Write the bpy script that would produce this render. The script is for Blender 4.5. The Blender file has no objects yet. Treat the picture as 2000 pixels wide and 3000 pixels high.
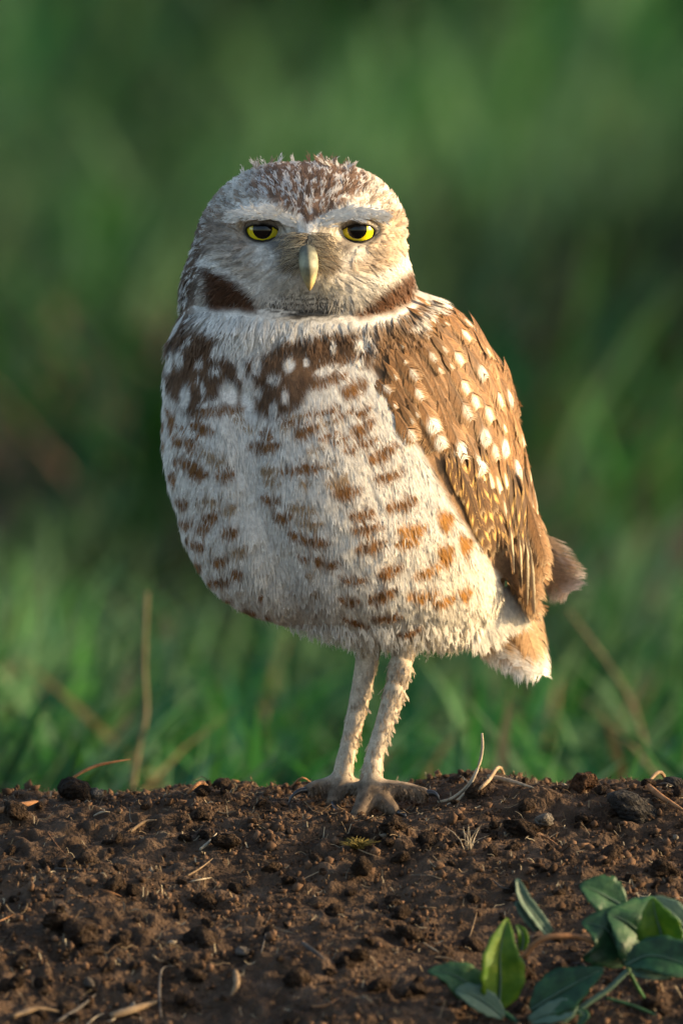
import bpy, bmesh, math, random
import numpy as np
from mathutils import Vector, Matrix
from mathutils.bvhtree import BVHTree

rad = math.radians
scene = bpy.context.scene
C = scene.collection

# ------------------------------------------------------------------ camera
DIST = 4.9                      # metres from lens to the owl
S = 0.356 / 2352.0              # metres per tracing unit at the owl
PITCH = rad(4.0)
CZ = (1820 - 1176) * S          # height of the aim point above the owl's feet
CAM = Vector((0, -DIST, CZ + DIST * math.tan(PITCH)))
cd = bpy.data.cameras.new('camera')
cam = bpy.data.objects.new('camera', cd)
C.objects.link(cam)
cam.location = CAM
cam.rotation_euler = (rad(90) - PITCH, 0, 0)
cd.sensor_width = 36
cd.lens = 36 * (DIST / math.cos(PITCH)) / 0.356
cd.clip_start = 0.1
cd.clip_end = 2000
cd.dof.use_dof = True
cd.dof.focus_distance = (DIST - 0.026) / math.cos(PITCH)
cd.dof.aperture_fstop = 11.5
cd.dof.aperture_blades = 9
scene.camera = cam

# ------------------------------------------------------------------ light
SUN_AZ = rad(87)                # clockwise from the viewing direction (+Y)
SUN_EL = rad(14)
world = bpy.data.worlds.new('World')
scene.world = world
world.use_nodes = True
wn = world.node_tree.nodes
sky = wn.new('ShaderNodeTexSky')
sky.sky_type = 'NISHITA'
sky.sun_disc = False
sky.sun_elevation = SUN_EL
sky.sun_rotation = SUN_AZ
sky.ozone_density = 1.0
sky.dust_density = 2.5
world.node_tree.links.new(sky.outputs[0], wn['Background'].inputs[0])
wn['Background'].inputs[1].default_value = 0.15
sl = bpy.data.lights.new('sun', 'SUN')
sl.energy = 4.3
sl.angle = rad(0.5)
sl.color = (1.0, 0.74, 0.42)
sun = bpy.data.objects.new('sun', sl)
C.objects.link(sun)
sdir = Vector((math.sin(SUN_AZ) * math.cos(SUN_EL), math.cos(SUN_AZ) * math.cos(SUN_EL), math.sin(SUN_EL)))
sun.rotation_euler = sdir.to_track_quat('Z', 'Y').to_euler()
sun.location = sdir * 3
scene.view_settings.view_transform = 'Standard'
scene.view_settings.look = 'None'
scene.view_settings.gamma = 1
scene.view_settings.exposure = 1.15
scene.render.engine = 'CYCLES'
scene.cycles.use_denoising = True
scene.cycles.max_bounces = 8
scene.cycles.diffuse_bounces = 4
scene.cycles.transparent_max_bounces = 8

# ------------------------------------------------------------------ helpers
rng = np.random.default_rng(7)
random.seed(7)
F_UP = Vector((0, math.sin(PITCH), math.cos(PITCH)))
F_FW = Vector((0, math.cos(PITCH), -math.sin(PITCH)))
FOC = (DIST / math.cos(PITCH)) / S      # focal length in tracing units


def P(X, Y, y=0.0):
    """point at depth y (m) that is seen at tracing position X, Y"""
    d = F_FW * FOC + Vector((1, 0, 0)) * (X - 784) + F_UP * (1176 - Y)
    return CAM + d * ((y - CAM.y) / d.y)


def PA(X, Y, y):
    """the same for arrays, y in metres"""
    X, Y, y = np.broadcast_arrays(np.asarray(X, float), np.asarray(Y, float), np.asarray(y, float))
    fw, up = np.array(F_FW), np.array(F_UP)
    d = fw * FOC + np.stack([X - 784, X * 0, X * 0], -1) + up * (1176 - Y)[..., None]
    return np.array(CAM) + d * ((y - CAM.y) / d[..., 1])[..., None]


def unP(p):
    q = p - np.array(CAM)
    k = FOC / (q @ np.array(F_FW))
    return 784 + q[..., 0] * k, 1176 - (q @ np.array(F_UP)) * k


def zoom(ox, oy, f):
    return lambda x, y: (ox + f * x, oy + f * y)


z1 = zoom(352.8, 329.3, .425)
z2 = zoom(337, 705.6, .35)
z3 = zoom(784, 627.2, .4067)
z4 = zoom(337, 1097.6, .4)
z5 = zoom(611.5, 1450.4, .37)
z6 = zoom(940.8, 1960, .4)
z8 = zoom(940.8, 1019.2, .25)


def _hash(ix, iy, iz, seed):
    h = (ix * 374761393 + iy * 668265263 + iz * 2147483647 + seed * 1274126177) & 0xffffffff
    h = ((h ^ (h >> 13)) * 1274126177) & 0xffffffff
    return ((h ^ (h >> 16)) & 0xffff) / 65535.0


def vnoise(x, y, z=0.0, seed=0):
    x, y, z = np.broadcast_arrays(np.asarray(x, float), np.asarray(y, float), np.asarray(z, float))
    ix, iy, iz = (np.floor(a).astype(np.int64) for a in (x, y, z))
    fx, fy, fz = x - ix, y - iy, z - iz
    fx, fy, fz = (a * a * (3 - 2 * a) for a in (fx, fy, fz))
    r = 0
    for a in (0, 1):
        for b in (0, 1):
            for c in (0, 1):
                r = r + _hash(ix + a, iy + b, iz + c, seed) * (fx if a else 1 - fx) * (fy if b else 1 - fy) * (fz if c else 1 - fz)
    return r * 2 - 1


def smooth(e0, e1, x):
    t = np.clip((x - e0) / (e1 - e0), 0, 1)
    return t * t * (3 - 2 * t)


def link(name, data, parent=None, mat=None):
    o = bpy.data.objects.new(name, data)
    C.objects.link(o)
    if parent is not None:
        o.parent = parent
    if mat is not None and data is not None and not data.materials:
        data.materials.append(mat)
    return o


def tag(o, label=None, cat=None, group=None, kind=None):
    if label:
        o['label'] = label
    if cat:
        o['category'] = cat
    if group:
        o['group'] = group
    if kind:
        o['kind'] = kind
    return o


def mesh_np(name, V, F, col=None, smooth_=True):
    me = bpy.data.meshes.new(name)
    V = np.ascontiguousarray(V, dtype=np.float32)
    F = np.ascontiguousarray(F, dtype=np.int32)
    k = F.shape[1]
    me.vertices.add(len(V))
    me.vertices.foreach_set('co', V.ravel())
    me.loops.add(F.size)
    me.loops.foreach_set('vertex_index', F.ravel())
    me.polygons.add(len(F))
    me.polygons.foreach_set('loop_start', np.arange(0, F.size, k, dtype=np.int32))
    if smooth_:
        me.polygons.foreach_set('use_smooth', np.ones(len(F), dtype=bool))
    me.update(calc_edges=True)
    me.validate()
    if col is not None:
        a = me.color_attributes.new('tone', 'FLOAT_COLOR', 'POINT')
        c4 = np.ones((len(V), 4), np.float32)
        c4[:, :3] = col
        a.data.foreach_set('color', c4.ravel())
    return me


def grid_faces(nu, nv, close_v=False):
    f = []
    for i in range(nu - 1):
        for j in range(nv if close_v else nv - 1):
            j2 = (j + 1) % nv
            f.append((i * nv + j, i * nv + j2, (i + 1) * nv + j2, (i + 1) * nv + j))
    return np.array(f)


def tube(pts, radii, n=8, cap=True, squash=1.0):
    """closed tapered tube along points -> V, list of faces"""
    pts = [Vector(p) for p in pts]
    V, F = [], []
    up = Vector((0, 0, 1))
    for i, p in enumerate(pts):
        d = (pts[min(i + 1, len(pts) - 1)] - pts[max(i - 1, 0)]).normalized()
        a = d.cross(up if abs(d.z) < .95 else Vector((0, 1, 0))).normalized()
        b = d.cross(a)
        for k in range(n):
            t = 2 * math.pi * k / n
            V.append(p + (a * math.cos(t) + b * (math.sin(t) * squash)) * radii[i])
    for i in range(len(pts) - 1):
        for k in range(n):
            k2 = (k + 1) % n
            F.append((i * n + k, i * n + k2, (i + 1) * n + k2, (i + 1) * n + k))
    if cap:
        F.append(tuple(range(n))[::-1])
        F.append(tuple((len(pts) - 1) * n + k for k in range(n)))
    return V, F


def mesh_py(name, V, F, smooth_=True):
    me = bpy.data.meshes.new(name)
    me.from_pydata([tuple(v) for v in V], [], F)
    if smooth_:
        me.polygons.foreach_set('use_smooth', [True] * len(me.polygons))
    me.update()
    return me


def spline(pts, n):
    """Catmull-Rom through points"""
    pts = [Vector(p) for p in pts]
    out = []
    m = len(pts) - 1
    for i in range(n):
        u = i / (n - 1) * m
        k = min(int(u), m - 1)
        t = u - k
        p0, p1, p2, p3 = pts[max(k - 1, 0)], pts[k], pts[k + 1], pts[min(k + 2, m)]
        out.append(.5 * ((2 * p1) + (p2 - p0) * t + (2 * p0 - 5 * p1 + 4 * p2 - p3) * t * t + (3 * p1 - p0 - 3 * p2 + p3) * t ** 3))
    return out


# ------------------------------------------------------------------ materials
def new_mat(name):
    m = bpy.data.materials.new(name)
    m.use_nodes = True
    nt = m.node_tree
    return m, nt, nt.nodes['Principled BSDF'], nt.nodes['Material Output']


def node(nt, typ, **kw):
    n = nt.nodes.new(typ)
    for k, v in kw.items():
        setattr(n, k, v)
    return n


def ramp(nt, fac, stops):
    r = node(nt, 'ShaderNodeValToRGB')
    el = r.color_ramp.elements
    while len(el) < len(stops):
        el.new(.5)
    for e, (p, c) in zip(el, stops):
        e.position = p
        e.color = (*c, 1)
    nt.links.new(fac, r.inputs[0])
    return r.outputs[0]


def mat_tone(name, rough=.75, spec=.2, trans=.18, vary=.25, per_object=False, nscale=900):
    """colour from the 'tone' attribute, varied by fine noise, partly translucent"""
    m, nt, b, out = new_mat(name)
    at = node(nt, 'ShaderNodeAttribute', attribute_name='tone')
    tc = node(nt, 'ShaderNodeTexCoord')
    nz = node(nt, 'ShaderNodeTexNoise')
    nz.inputs['Scale'].default_value = nscale
    nz.inputs['Detail'].default_value = 2
    nt.links.new(tc.outputs['Object'], nz.inputs['Vector'])
    mr = node(nt, 'ShaderNodeMapRange')
    mr.inputs[1].default_value, mr.inputs[2].default_value = .3, .7
    mr.inputs[3].default_value, mr.inputs[4].default_value = 1 - vary, 1 + vary
    nt.links.new(nz.outputs['Fac'], mr.inputs[0])
    val = mr.outputs[0]
    if per_object:
        oi = node(nt, 'ShaderNodeObjectInfo')
        m2 = node(nt, 'ShaderNodeMapRange')
        m2.inputs[3].default_value, m2.inputs[4].default_value = .66, 1.25
        nt.links.new(oi.outputs['Random'], m2.inputs[0])
        mm = node(nt, 'ShaderNodeMath', operation='MULTIPLY')
        nt.links.new(val, mm.inputs[0])
        nt.links.new(m2.outputs[0], mm.inputs[1])
        val = mm.outputs[0]
    vm = node(nt, 'ShaderNodeVectorMath', operation='SCALE')
    nt.links.new(at.outputs['Color'], vm.inputs[0])
    nt.links.new(val, vm.inputs['Scale'])
    nt.links.new(vm.outputs[0], b.inputs['Base Color'])
    b.inputs['Roughness'].default_value = rough
    b.inputs['Specular IOR Level'].default_value = spec
    if trans > 0:
        t = node(nt, 'ShaderNodeBsdfTranslucent')
        nt.links.new(vm.outputs[0], t.inputs[0])
        mx = node(nt, 'ShaderNodeMixShader')
        mx.inputs[0].default_value = trans
        nt.links.new(b.outputs[0], mx.inputs[1])
        nt.links.new(t.outputs[0], mx.inputs[2])
        nt.links.new(mx.outputs[0], out.inputs[0])
    return m


def mat_noise(name, stops, scale=60, rough=.9, spec=.2, bump=0, bscale=400, per_object=0.0, detail=5, trans=0, bdist=.001):
    m, nt, b, out = new_mat(name)
    tc = node(nt, 'ShaderNodeTexCoord')
    nz = node(nt, 'ShaderNodeTexNoise')
    nz.inputs['Scale'].default_value = scale
    nz.inputs['Detail'].default_value = detail
    nz.inputs['Roughness'].default_value = .65
    nt.links.new(tc.outputs['Object'], nz.inputs['Vector'])
    fac = nz.outputs['Fac']
    if per_object:
        oi = node(nt, 'ShaderNodeObjectInfo')
        m2 = node(nt, 'ShaderNodeMapRange')
        m2.inputs[3].default_value, m2.inputs[4].default_value = -per_object, per_object
        nt.links.new(oi.outputs['Random'], m2.inputs[0])
        mm = node(nt, 'ShaderNodeMath', operation='ADD')
        nt.links.new(fac, mm.inputs[0])
        nt.links.new(m2.outputs[0], mm.inputs[1])
        fac = mm.outputs[0]
    c = ramp(nt, fac, stops)
    nt.links.new(c, b.inputs['Base Color'])
    b.inputs['Roughness'].default_value = rough
    b.inputs['Specular IOR Level'].default_value = spec
    if bump:
        n2 = node(nt, 'ShaderNodeTexNoise')
        n2.inputs['Scale'].default_value = bscale
        n2.inputs['Detail'].default_value = 6
        nt.links.new(tc.outputs['Object'], n2.inputs['Vector'])
        bp = node(nt, 'ShaderNodeBump')
        bp.inputs['Strength'].default_value = bump
        bp.inputs['Distance'].default_value = bdist
        nt.links.new(n2.outputs['Fac'], bp.inputs['Height'])
        nt.links.new(bp.outputs[0], b.inputs['Normal'])
    if trans:
        t = node(nt, 'ShaderNodeBsdfTranslucent')
        nt.links.new(c, t.inputs[0])
        mx = node(nt, 'ShaderNodeMixShader')
        mx.inputs[0].default_value = trans
        nt.links.new(b.outputs[0], mx.inputs[1])
        nt.links.new(t.outputs[0], mx.inputs[2])
        nt.links.new(mx.outputs[0], out.inputs[0])
    return m


def mat_plain(name, col, rough=.5, spec=.5, coat=0):
    m, nt, b, out = new_mat(name)
    tc = node(nt, 'ShaderNodeTexCoord')
    nz = node(nt, 'ShaderNodeTexNoise')
    nz.inputs['Scale'].default_value = 700
    nt.links.new(tc.outputs['Object'], nz.inputs['Vector'])
    c = ramp(nt, nz.outputs['Fac'], [(.3, tuple(v * .8 for v in col)), (.7, tuple(min(1, v * 1.12) for v in col))])
    nt.links.new(c, b.inputs['Base Color'])
    b.inputs['Roughness'].default_value = rough
    b.inputs['Specular IOR Level'].default_value = spec
    b.inputs['Coat Weight'].default_value = coat
    b.inputs['Coat Roughness'].default_value = .03
    return m


SOIL = [(.28, (.022, .013, .008)), (.45, (.055, .034, .021)), (.60, (.096, .061, .039)), (.8, (.165, .115, .08))]
M_soil = mat_noise('soil', SOIL, 70, .95, .15, 1.0, 520, detail=8, bdist=.003)
M_clod = mat_noise('clod', SOIL, .9, .95, .15, 1.0, 4.5, .07, detail=8, bdist=.25)
M_stone = mat_noise('stone', [(.3, (.025, .022, .020)), (.6, (.075, .064, .055)), (.8, (.14, .12, .10))], 120, .85, .3, .5, 600, .1)
M_pale = mat_noise('pale_stone', [(.3, (.10, .085, .07)), (.7, (.34, .30, .25))], 200, .8, .3, .4, 700, .1)
M_gstone = mat_noise('grey_stone', [(.3, (.022, .020, .018)), (.55, (.06, .052, .046)), (.75, (.13, .115, .10))], 1.6, .9, .2, .8, 5, .05, detail=9, bdist=.15)
M_pstone = mat_noise('pale_crust', [(.3, (.09, .07, .055)), (.55, (.24, .20, .16)), (.75, (.42, .37, .31))], 1.8, .85, .2, .8, 5, .1, detail=9, bdist=.2)
M_rclod = mat_noise('red_clod', [(.3, (.05, .024, .012)), (.55, (.14, .072, .038)), (.75, (.26, .15, .085))], 1.5, .95, .15, 1.0, 5, .05, detail=9, bdist=.25)
M_straw = mat_noise('straw', [(.2, (.10, .065, .035)), (.5, (.28, .19, .11)), (.8, (.46, .36, .24))], 130, .8, .25, .3, 1500, .2, trans=.1)
M_root = mat_noise('root', [(.2, (.12, .055, .025)), (.6, (.30, .15, .07)), (.85, (.42, .25, .13))], 200, .85, .2, .4, 1500, .1)
M_paledry = mat_noise('pale_dry', [(.2, (.20, .16, .11)), (.6, (.45, .38, .28)), (.85, (.62, .54, .42))], 300, .75, .3, .3, 1500, .08, trans=.15)
M_ground = mat_noise('field_soil', [(.3, (.030, .022, .013)), (.5, (.07, .048, .030)), (.75, (.13, .09, .062))], 6, .95, .1, .6, 60, bdist=.01)

# ------------------------------------------------------------------ ground, mound
def mound_base(x, y):
    """large shape of the burrow mound, z=0 under the owl's feet"""
    f = np.clip(-(y + .012), 0, None)
    z = -.36 * (f * f / (f + .035)) - .05 * f
    b = np.clip(y - .035, 0, None)
    z = z - .55 * (b * b / (b + .06))
    z = z - .0015 + .0016 * np.clip(x / .12, -1.4, 1.2) * smooth(-.15, .03, y)
    z = z - .0070 * np.exp(-((x - .008) / .034) ** 2 - ((y + .012) / .026) ** 2)
    z = z - .05 * np.clip(np.abs(x) - .22, 0, None) - .9 * np.clip(np.abs(x) - .6, 0, None) ** 2
    return z


def dense_axis(lo, hi, step, far, n):
    core = np.arange(lo, hi + step / 2, step)
    g = np.linspace(0, 1, n + 1)[1:] ** 2
    return np.concatenate([lo - (g * far)[::-1], core, hi + g * far])


gx = dense_axis(-.150, .150, .0011, 1.2, 40)
gy = dense_axis(-.270, .075, .0011, 1.0, 40)
GX, GY = np.meshgrid(gx, gy, indexing='ij')
GZ = mound_base(GX, GY)
calm = 1 - .9 * np.exp(-((GX - .008) / .03) ** 2 - ((GY + .008) / .02) ** 2)
GZ = GZ + calm * (.0042 * vnoise(GX * 22, GY * 22, 0, 1) + .0022 * vnoise(GX * 60, GY * 60, 0, 2))
lumpy = smooth(-.25, .35, vnoise(GX * 26 + 9, GY * 26, 0, 9))
GZ = GZ + (.35 + .65 * lumpy) * (.0013 * vnoise(GX * 150, GY * 150, 0, 3) + .0012 * vnoise(GX * 300, GY * 300, 0, 4) + .0009 * vnoise(GX * 620, GY * 620, 0, 5))
ix0, ix1 = 40, 40 + len(np.arange(-.150, .150 + .00055, .0011))
iy0, iy1 = 40, 40 + len(np.arange(-.270, .075 + .00055, .0011))
for _ in range(8000):                           # rounded lumps of every size pressed into the surface
    r = .0010 * (1 - rng.random()) ** -.45
    if r > .0055:
        continue
    cx, cy = rng.uniform(-.15, .15), rng.uniform(-.27, .075)
    if r > .0014 and -.022 < cx < .036 and -.03 < cy < .012:
        continue
    a0, a1 = np.searchsorted(gx, [cx - r, cx + r])
    b0, b1 = np.searchsorted(gy, [cy - r, cy + r])
    if a1 - a0 < 2 or b1 - b0 < 2:
        continue
    sx, sy = GX[a0:a1, b0:b1], GY[a0:a1, b0:b1]
    q = ((sx - cx) ** 2 + (sy - cy) ** 2 * rng.uniform(.7, 1.5)) / r ** 2
    h = np.clip(1 - q * (1 + 1.1 * vnoise(sx / r * 1.3, sy / r * 1.3, cx * 900, 8)), 0, None) ** .6 * r * rng.uniform(.3, .7)
    base = GZ[a0:a1, b0:b1].mean()
    GZ[a0:a1, b0:b1] = np.maximum(GZ[a0:a1, b0:b1], np.where(h > 0, .6 * base + .4 * GZ[a0:a1, b0:b1] + h - r * .15, -9))
mv = np.stack([GX, GY, GZ], -1).reshape(-1, 3)
mound = link('burrow_mound', mesh_np('burrow_mound', mv, grid_faces(len(gx), len(gy))[:, ::-1]), mat=M_soil)
tag(mound, 'brown crumbly dirt mound that the owl stands on', 'mound', kind='structure')


def ground_z(x, y):
    """height of the built mound surface"""
    i = np.clip(np.searchsorted(gx, x), 0, len(gx) - 1)
    j = np.clip(np.searchsorted(gy, y), 0, len(gy) - 1)
    return GZ[i, j]


def ground_hit(X, Y):
    """where the mound is seen at a tracing position"""
    ys = np.linspace(-.40, .10, 1500)
    p = PA(X, Y, ys)
    g = ground_z(p[:, 0], p[:, 1])
    k = np.argmax(p[:, 2] <= g)
    if p[k, 2] > g[k]:
        k = len(ys) - 1
    return Vector((p[k, 0], p[k, 1], float(g[k])))


FLOOR = -.10
gv = [(-400, -60, FLOOR), (400, -60, FLOOR), (400, 900, FLOOR), (-400, 900, FLOOR)]
ground = link('ground', mesh_py('ground', gv, [(0, 1, 2, 3)], False), mat=M_ground)
tag(ground, 'bare brown soil under the grass field', 'ground', kind='structure')

# ------------------------------------------------------------------ grass field
def blades(n, x0, x1, y0, y1, hmin, hmax, wmin, wmax, seed, keep):
    r = np.random.default_rng(seed)
    x, y = r.uniform(x0, x1, n), r.uniform(y0, y1, n)
    k = keep(x, y, r.random(n))
    x, y = x[k], y[k]
    n = len(x)
    tall = .75 + .45 * vnoise(x * 1.7, y * .8, 0, seed + 3)
    h = r.uniform(hmin, hmax, n) * tall
    w = r.uniform(wmin, wmax, n)
    brown = np.exp(-((x - .125) / .10) ** 2 - ((y - 3.2) / .4) ** 2) + np.exp(-((x + .145) / .05) ** 2 - ((y - 3.2) / .4) ** 2)
    dead = r.random(n) < brown * .7
    h = np.where(dead, r.uniform(.085, .125, n), h)
    az = r.uniform(0, 2 * math.pi, n)
    az = np.where(r.random(n) < .5, r.normal(.35, .9, n), az)
    lean = np.abs(r.normal(.35, .3, n)) * h
    bend = np.abs(r.normal(.35, .35, n)) * h
    face = az + math.pi / 2 + r.normal(0, .5, n)
    fx, fy = np.cos(face), np.sin(face)
    V = np.zeros((n, 7, 3))
    for i, t in enumerate((0, .4, .75, 1.0)):
        px = x + np.cos(az) * (lean * t + bend * t * t)
        py = y + np.sin(az) * (lean * t + bend * t * t)
        pz = FLOOR - .004 + h * t - .35 * bend * t ** 3
        ww = w * (1, .9, .55, 0)[i] * .5
        if i < 3:
            V[:, 2 * i] = np.stack([px - fx * ww, py - fy * ww, pz], -1)
            V[:, 2 * i + 1] = np.stack([px + fx * ww, py + fy * ww, pz], -1)
        else:
            V[:, 6] = np.stack([px, py, pz], -1)
    F = np.array([(0, 1, 3), (0, 3, 2), (2, 3, 5), (2, 5, 4), (4, 5, 6)])
    F = (np.arange(n)[:, None, None] * 7 + F).reshape(-1, 3)
    u = r.random(n)
    patch = vnoise(x * 1.3 + 5, y * .55, 0, seed + 11)
    fresh = np.array([.038, .155, .026])
    blue = np.array([.016, .090, .038])
    pale = np.array([.13, .25, .11])
    dry = np.array([.24, .19, .09])
    c = np.where((u < .42)[:, None], fresh, np.where((u < .72)[:, None], blue, pale))
    c = np.where((patch > .25)[:, None] & (u > .3)[:, None], pale * .9, c)
    c = np.where(((u > .95) & (y < 1.6))[:, None], dry, c)
    c = np.where(dead[:, None], np.array([.30, .185, .125]), c)
    c = c * (np.clip(.52 + 1.0 * vnoise(x * 5.5 + 17, y * .9, 0, 531) + .4 * vnoise(x * 14, y * 2.2, 0, 524), .06, 1.8) * r.uniform(.6, 1.25, n))[:, None]
    col = np.repeat(c[:, None, :], 7, 1).reshape(-1, 3)
    return V.reshape(-1, 3), F, col


def grass_keep(x, y, u):
    bare = vnoise(x * 1.6 + 31, y * .45 + 3, 0, 77)
    patch = np.exp(-((x - .28) / .22) ** 2 - ((y - 2.3) / .45) ** 2) + np.exp(-((x + .24) / .12) ** 2 - ((y - 2.6) / .4) ** 2)
    return u > smooth(.25, .6, bare) * .75 + np.clip(patch, 0, 1) * .95


M_grass = mat_tone('grass_blade', .6, .12, .38, .2, nscale=20)
parts_ = [blades(30000, -1.3, 1.3, .30, 2.6, .07, .17, .004, .009, 41, grass_keep),
          blades(26000, -1.8, 1.8, 2.4, 6.0, .10, .22, .006, .013, 42, grass_keep),
          blades(24000, -2.8, 2.8, 5.8, 15.0, .14, .34, .012, .024, 43, grass_keep)]
off, VV, FF, CC = 0, [], [], []
for v, f, c in parts_:
    VV.append(v); FF.append(f + off); CC.append(c); off += len(v)
field = link('grass', mesh_np('grass', np.concatenate(VV), np.concatenate(FF), np.concatenate(CC)), mat=M_grass)
tag(field, 'out of focus green grass growing behind the dirt mound', 'grass', kind='stuff')

# ------------------------------------------------------------------ owl: body surface
owl = link('owl', None)
owl.location = (0.01, 0, 0)
tag(owl, 'small brown and white spotted owl with yellow eyes standing on the dirt mound', 'owl')
bpy.context.view_layer.update()
OINV = owl.matrix_world.inverted()


def own(o, parent=None):
    """parent to the owl (or a part of it) keeping world coordinates"""
    o.parent = parent or owl
    o.matrix_parent_inverse = OINV
    return o


def loft(table, nring, nseg, expo=2.0, shear=0.0, extra=None):
    """closed skin through rows of (Y, xl, xr, half depth, centre depth), tracing units"""
    t = np.array(table, float)
    u = np.linspace(0, len(t) - 1, nring)
    k = np.arange(len(t))
    # smooth interpolation of every column
    def ci(c):
        m = np.gradient(c)
        i = np.clip(np.floor(u).astype(int), 0, len(t) - 2)
        f = u - i
        return (2 * f ** 3 - 3 * f ** 2 + 1) * c[i] + (f ** 3 - 2 * f ** 2 + f) * m[i] + (-2 * f ** 3 + 3 * f ** 2) * c[i + 1] + (f ** 3 - f ** 2) * m[i + 1]
    Yc, xl, xr, hd, cy = (ci(t[:, c]) for c in range(5))
    th = np.linspace(0, 2 * np.pi, nseg, endpoint=False)
    ct, st = np.cos(th), np.sin(th)
    e = 2.0 / expo
    cx_, sx_ = np.sign(ct) * np.abs(ct) ** e, np.sign(st) * np.abs(st) ** e
    X = ((xl + xr) / 2)[:, None] + ((xr - xl) / 2)[:, None] * cx_
    D = cy[:, None] + hd[:, None] * sx_ + shear * (X - ((xl + xr) / 2)[:, None])
    Y = np.repeat(Yc[:, None], nseg, 1)
    if extra is not None:
        X, Y, D = extra(X, Y, D, np.broadcast_to(sx_, X.shape))
    V = PA(X, Y, D * S).reshape(-1, 3)
    F = [tuple(f) for f in grid_faces(nring, nseg, True)]
    F.append(tuple(range(nseg)))
    F.append(tuple(range((nring - 1) * nseg, nring * nseg))[::-1])
    return V, F


HEAD = [(374, 645, 745, 34, 0), (384, 594, 804, 92, 0), (402, 554, 850, 136, 0), (428, 517, 886, 170, 0), (464, 486, 912, 196, 0),
        (510, 462, 929, 213, 0), (560, 446, 931, 222, 0), (600, 431, 939, 226, 0), (640, 420, 948, 224, 0), (680, 415, 946, 214, 0),
        (710, 418, 936, 204, 0), (740, 430, 915, 188, 0), (780, 460, 880, 150, 5), (815, 540, 800, 80, 10)]
EYES = [(603, 529), (820, 529)]
EYE_R = 41.0


def head_extra(X, Y, D, sx_):
    front = np.clip(-sx_, 0, 1) ** .5
    d = 0
    # flat facial disc, sunken eyes, overhanging brows, bridge of the nose, muzzle
    for ex, ey in EYES:
        d = d + 66 * np.exp(-(((X - ex) / 47) ** 2 + ((Y - ey) / 28) ** 2) ** 2)
        d = d - 30 * np.exp(-((X - ex) / 60) ** 2 - ((Y - (ey - 34)) / 15) ** 2)
        d = d + 10 * np.exp(-((X - ex) / 55) ** 2 - ((Y - (ey + 42)) / 22) ** 2)
    d = d - 16 * np.exp(-((X - 708) / 34) ** 2 - ((Y - 545) / 55) ** 2)
    d = d - 26 * np.exp(-((X - 708) / 75) ** 2 - ((Y - 625) / 50) ** 2)
    d = d + 10 * np.exp(-((X - 706) / 85) ** 2 - ((Y - 728) / 16) ** 2)
    return X, Y, D + d * front


BODY = [(640, 600, 900, 60, 60), (670, 480, 968, 135, 40), (700, 430, 1030, 192, 16), (732, 412, 1072, 214, 14), (772, 396, 1108, 228, 22), (820, 385, 1134, 245, 30),
        (900, 379, 1156, 263, 31), (980, 377, 1168, 273, 30), (1060, 384, 1172, 276, 30), (1120, 398, 1174, 273, 30), (1190, 414, 1172, 266, 31),
        (1270, 445, 1166, 250, 36), (1330, 487, 1160, 228, 42), (1380, 542, 1150, 198, 52), (1415, 606, 1136, 165, 60), (1440, 690, 1115, 130, 66),
        (1458, 780, 1080, 90, 72), (1468, 850, 1030, 40, 78)]


def body_extra(X, Y, D, sx_):
    front = np.clip(-sx_, 0, 1)
    xc = np.interp(Y, [820, 900, 1100, 1300, 1440], [545, 560, 580, 650, 710])
    d = 20 * np.exp(-((X - xc) / 48) ** 2) * smooth(800, 900, Y)
    d = d - 10 * np.exp(-((X - xc - 190) / 110) ** 2 - ((Y - 1120) / 200) ** 2)
    return X, Y, D + d * front


WING = [(735, 960, 1062, -95, 60, 5), (760, 920, 1082, -130, 95, 13), (795, 878, 1110, -160, 130, 23), (850, 864, 1160, -172, 180, 32), (920, 892, 1183, -165, 210, 34), (1000, 945, 1188, -146, 222, 34),
        (1060, 988, 1198, -122, 222, 32), (1120, 1028, 1212, -92, 218, 30), (1180, 1064, 1225, -58, 212, 27), (1240, 1102, 1233, -22, 203, 23),
        (1300, 1140, 1240, 14, 190, 18), (1350, 1174, 1240, 46, 172, 13), (1385, 1200, 1230, 70, 145, 8), (1405, 1212, 1222, 84, 115, 4)]


def wing_slab():
    t = np.array(WING, float)
    u = np.linspace(0, len(t) - 1, 60)
    c = [np.interp(u, np.arange(len(t)), t[:, k]) for k in range(6)]
    th = np.linspace(0, 2 * np.pi, 40, endpoint=False)
    X, Y, D = [], [], []
    for Yc, xf, xb, yf, yb, b in zip(*c):
        mx, my = (xf + xb) / 2, (yf + yb) / 2
        ax, ay = (xb - xf) / 2, (yb - yf) / 2
        L = math.hypot(ax, ay)
        px, py = ay / L, -ax / L
        bow = b * .5 * (1 - np.cos(th) ** 2)
        X.append(mx + ax * np.cos(th) + px * (b * np.sin(th) + bow))
        D.append(my + ay * np.cos(th) + py * (b * np.sin(th) + bow))
        Y.append(np.full(40, Yc))
    V = PA(np.array(X), np.array(Y), np.array(D) * S).reshape(-1, 3)
    F = [tuple(f) for f in grid_faces(60, 40, True)] + [tuple(range(40)), tuple(range(59 * 40, 60 * 40))[::-1]]
    return V, F


def limb(rows, n=14):
    """rows of X, Y, depth, radius (tracing units)"""
    pts = [P(a, b, d * S) for a, b, d, r in rows]
    sp = spline(pts, len(rows) * 5)
    rr = np.interp(np.linspace(0, len(rows) - 1, len(sp)), range(len(rows)), [r * S for *_, r in rows])
    return tube(sp, rr, n)


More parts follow.
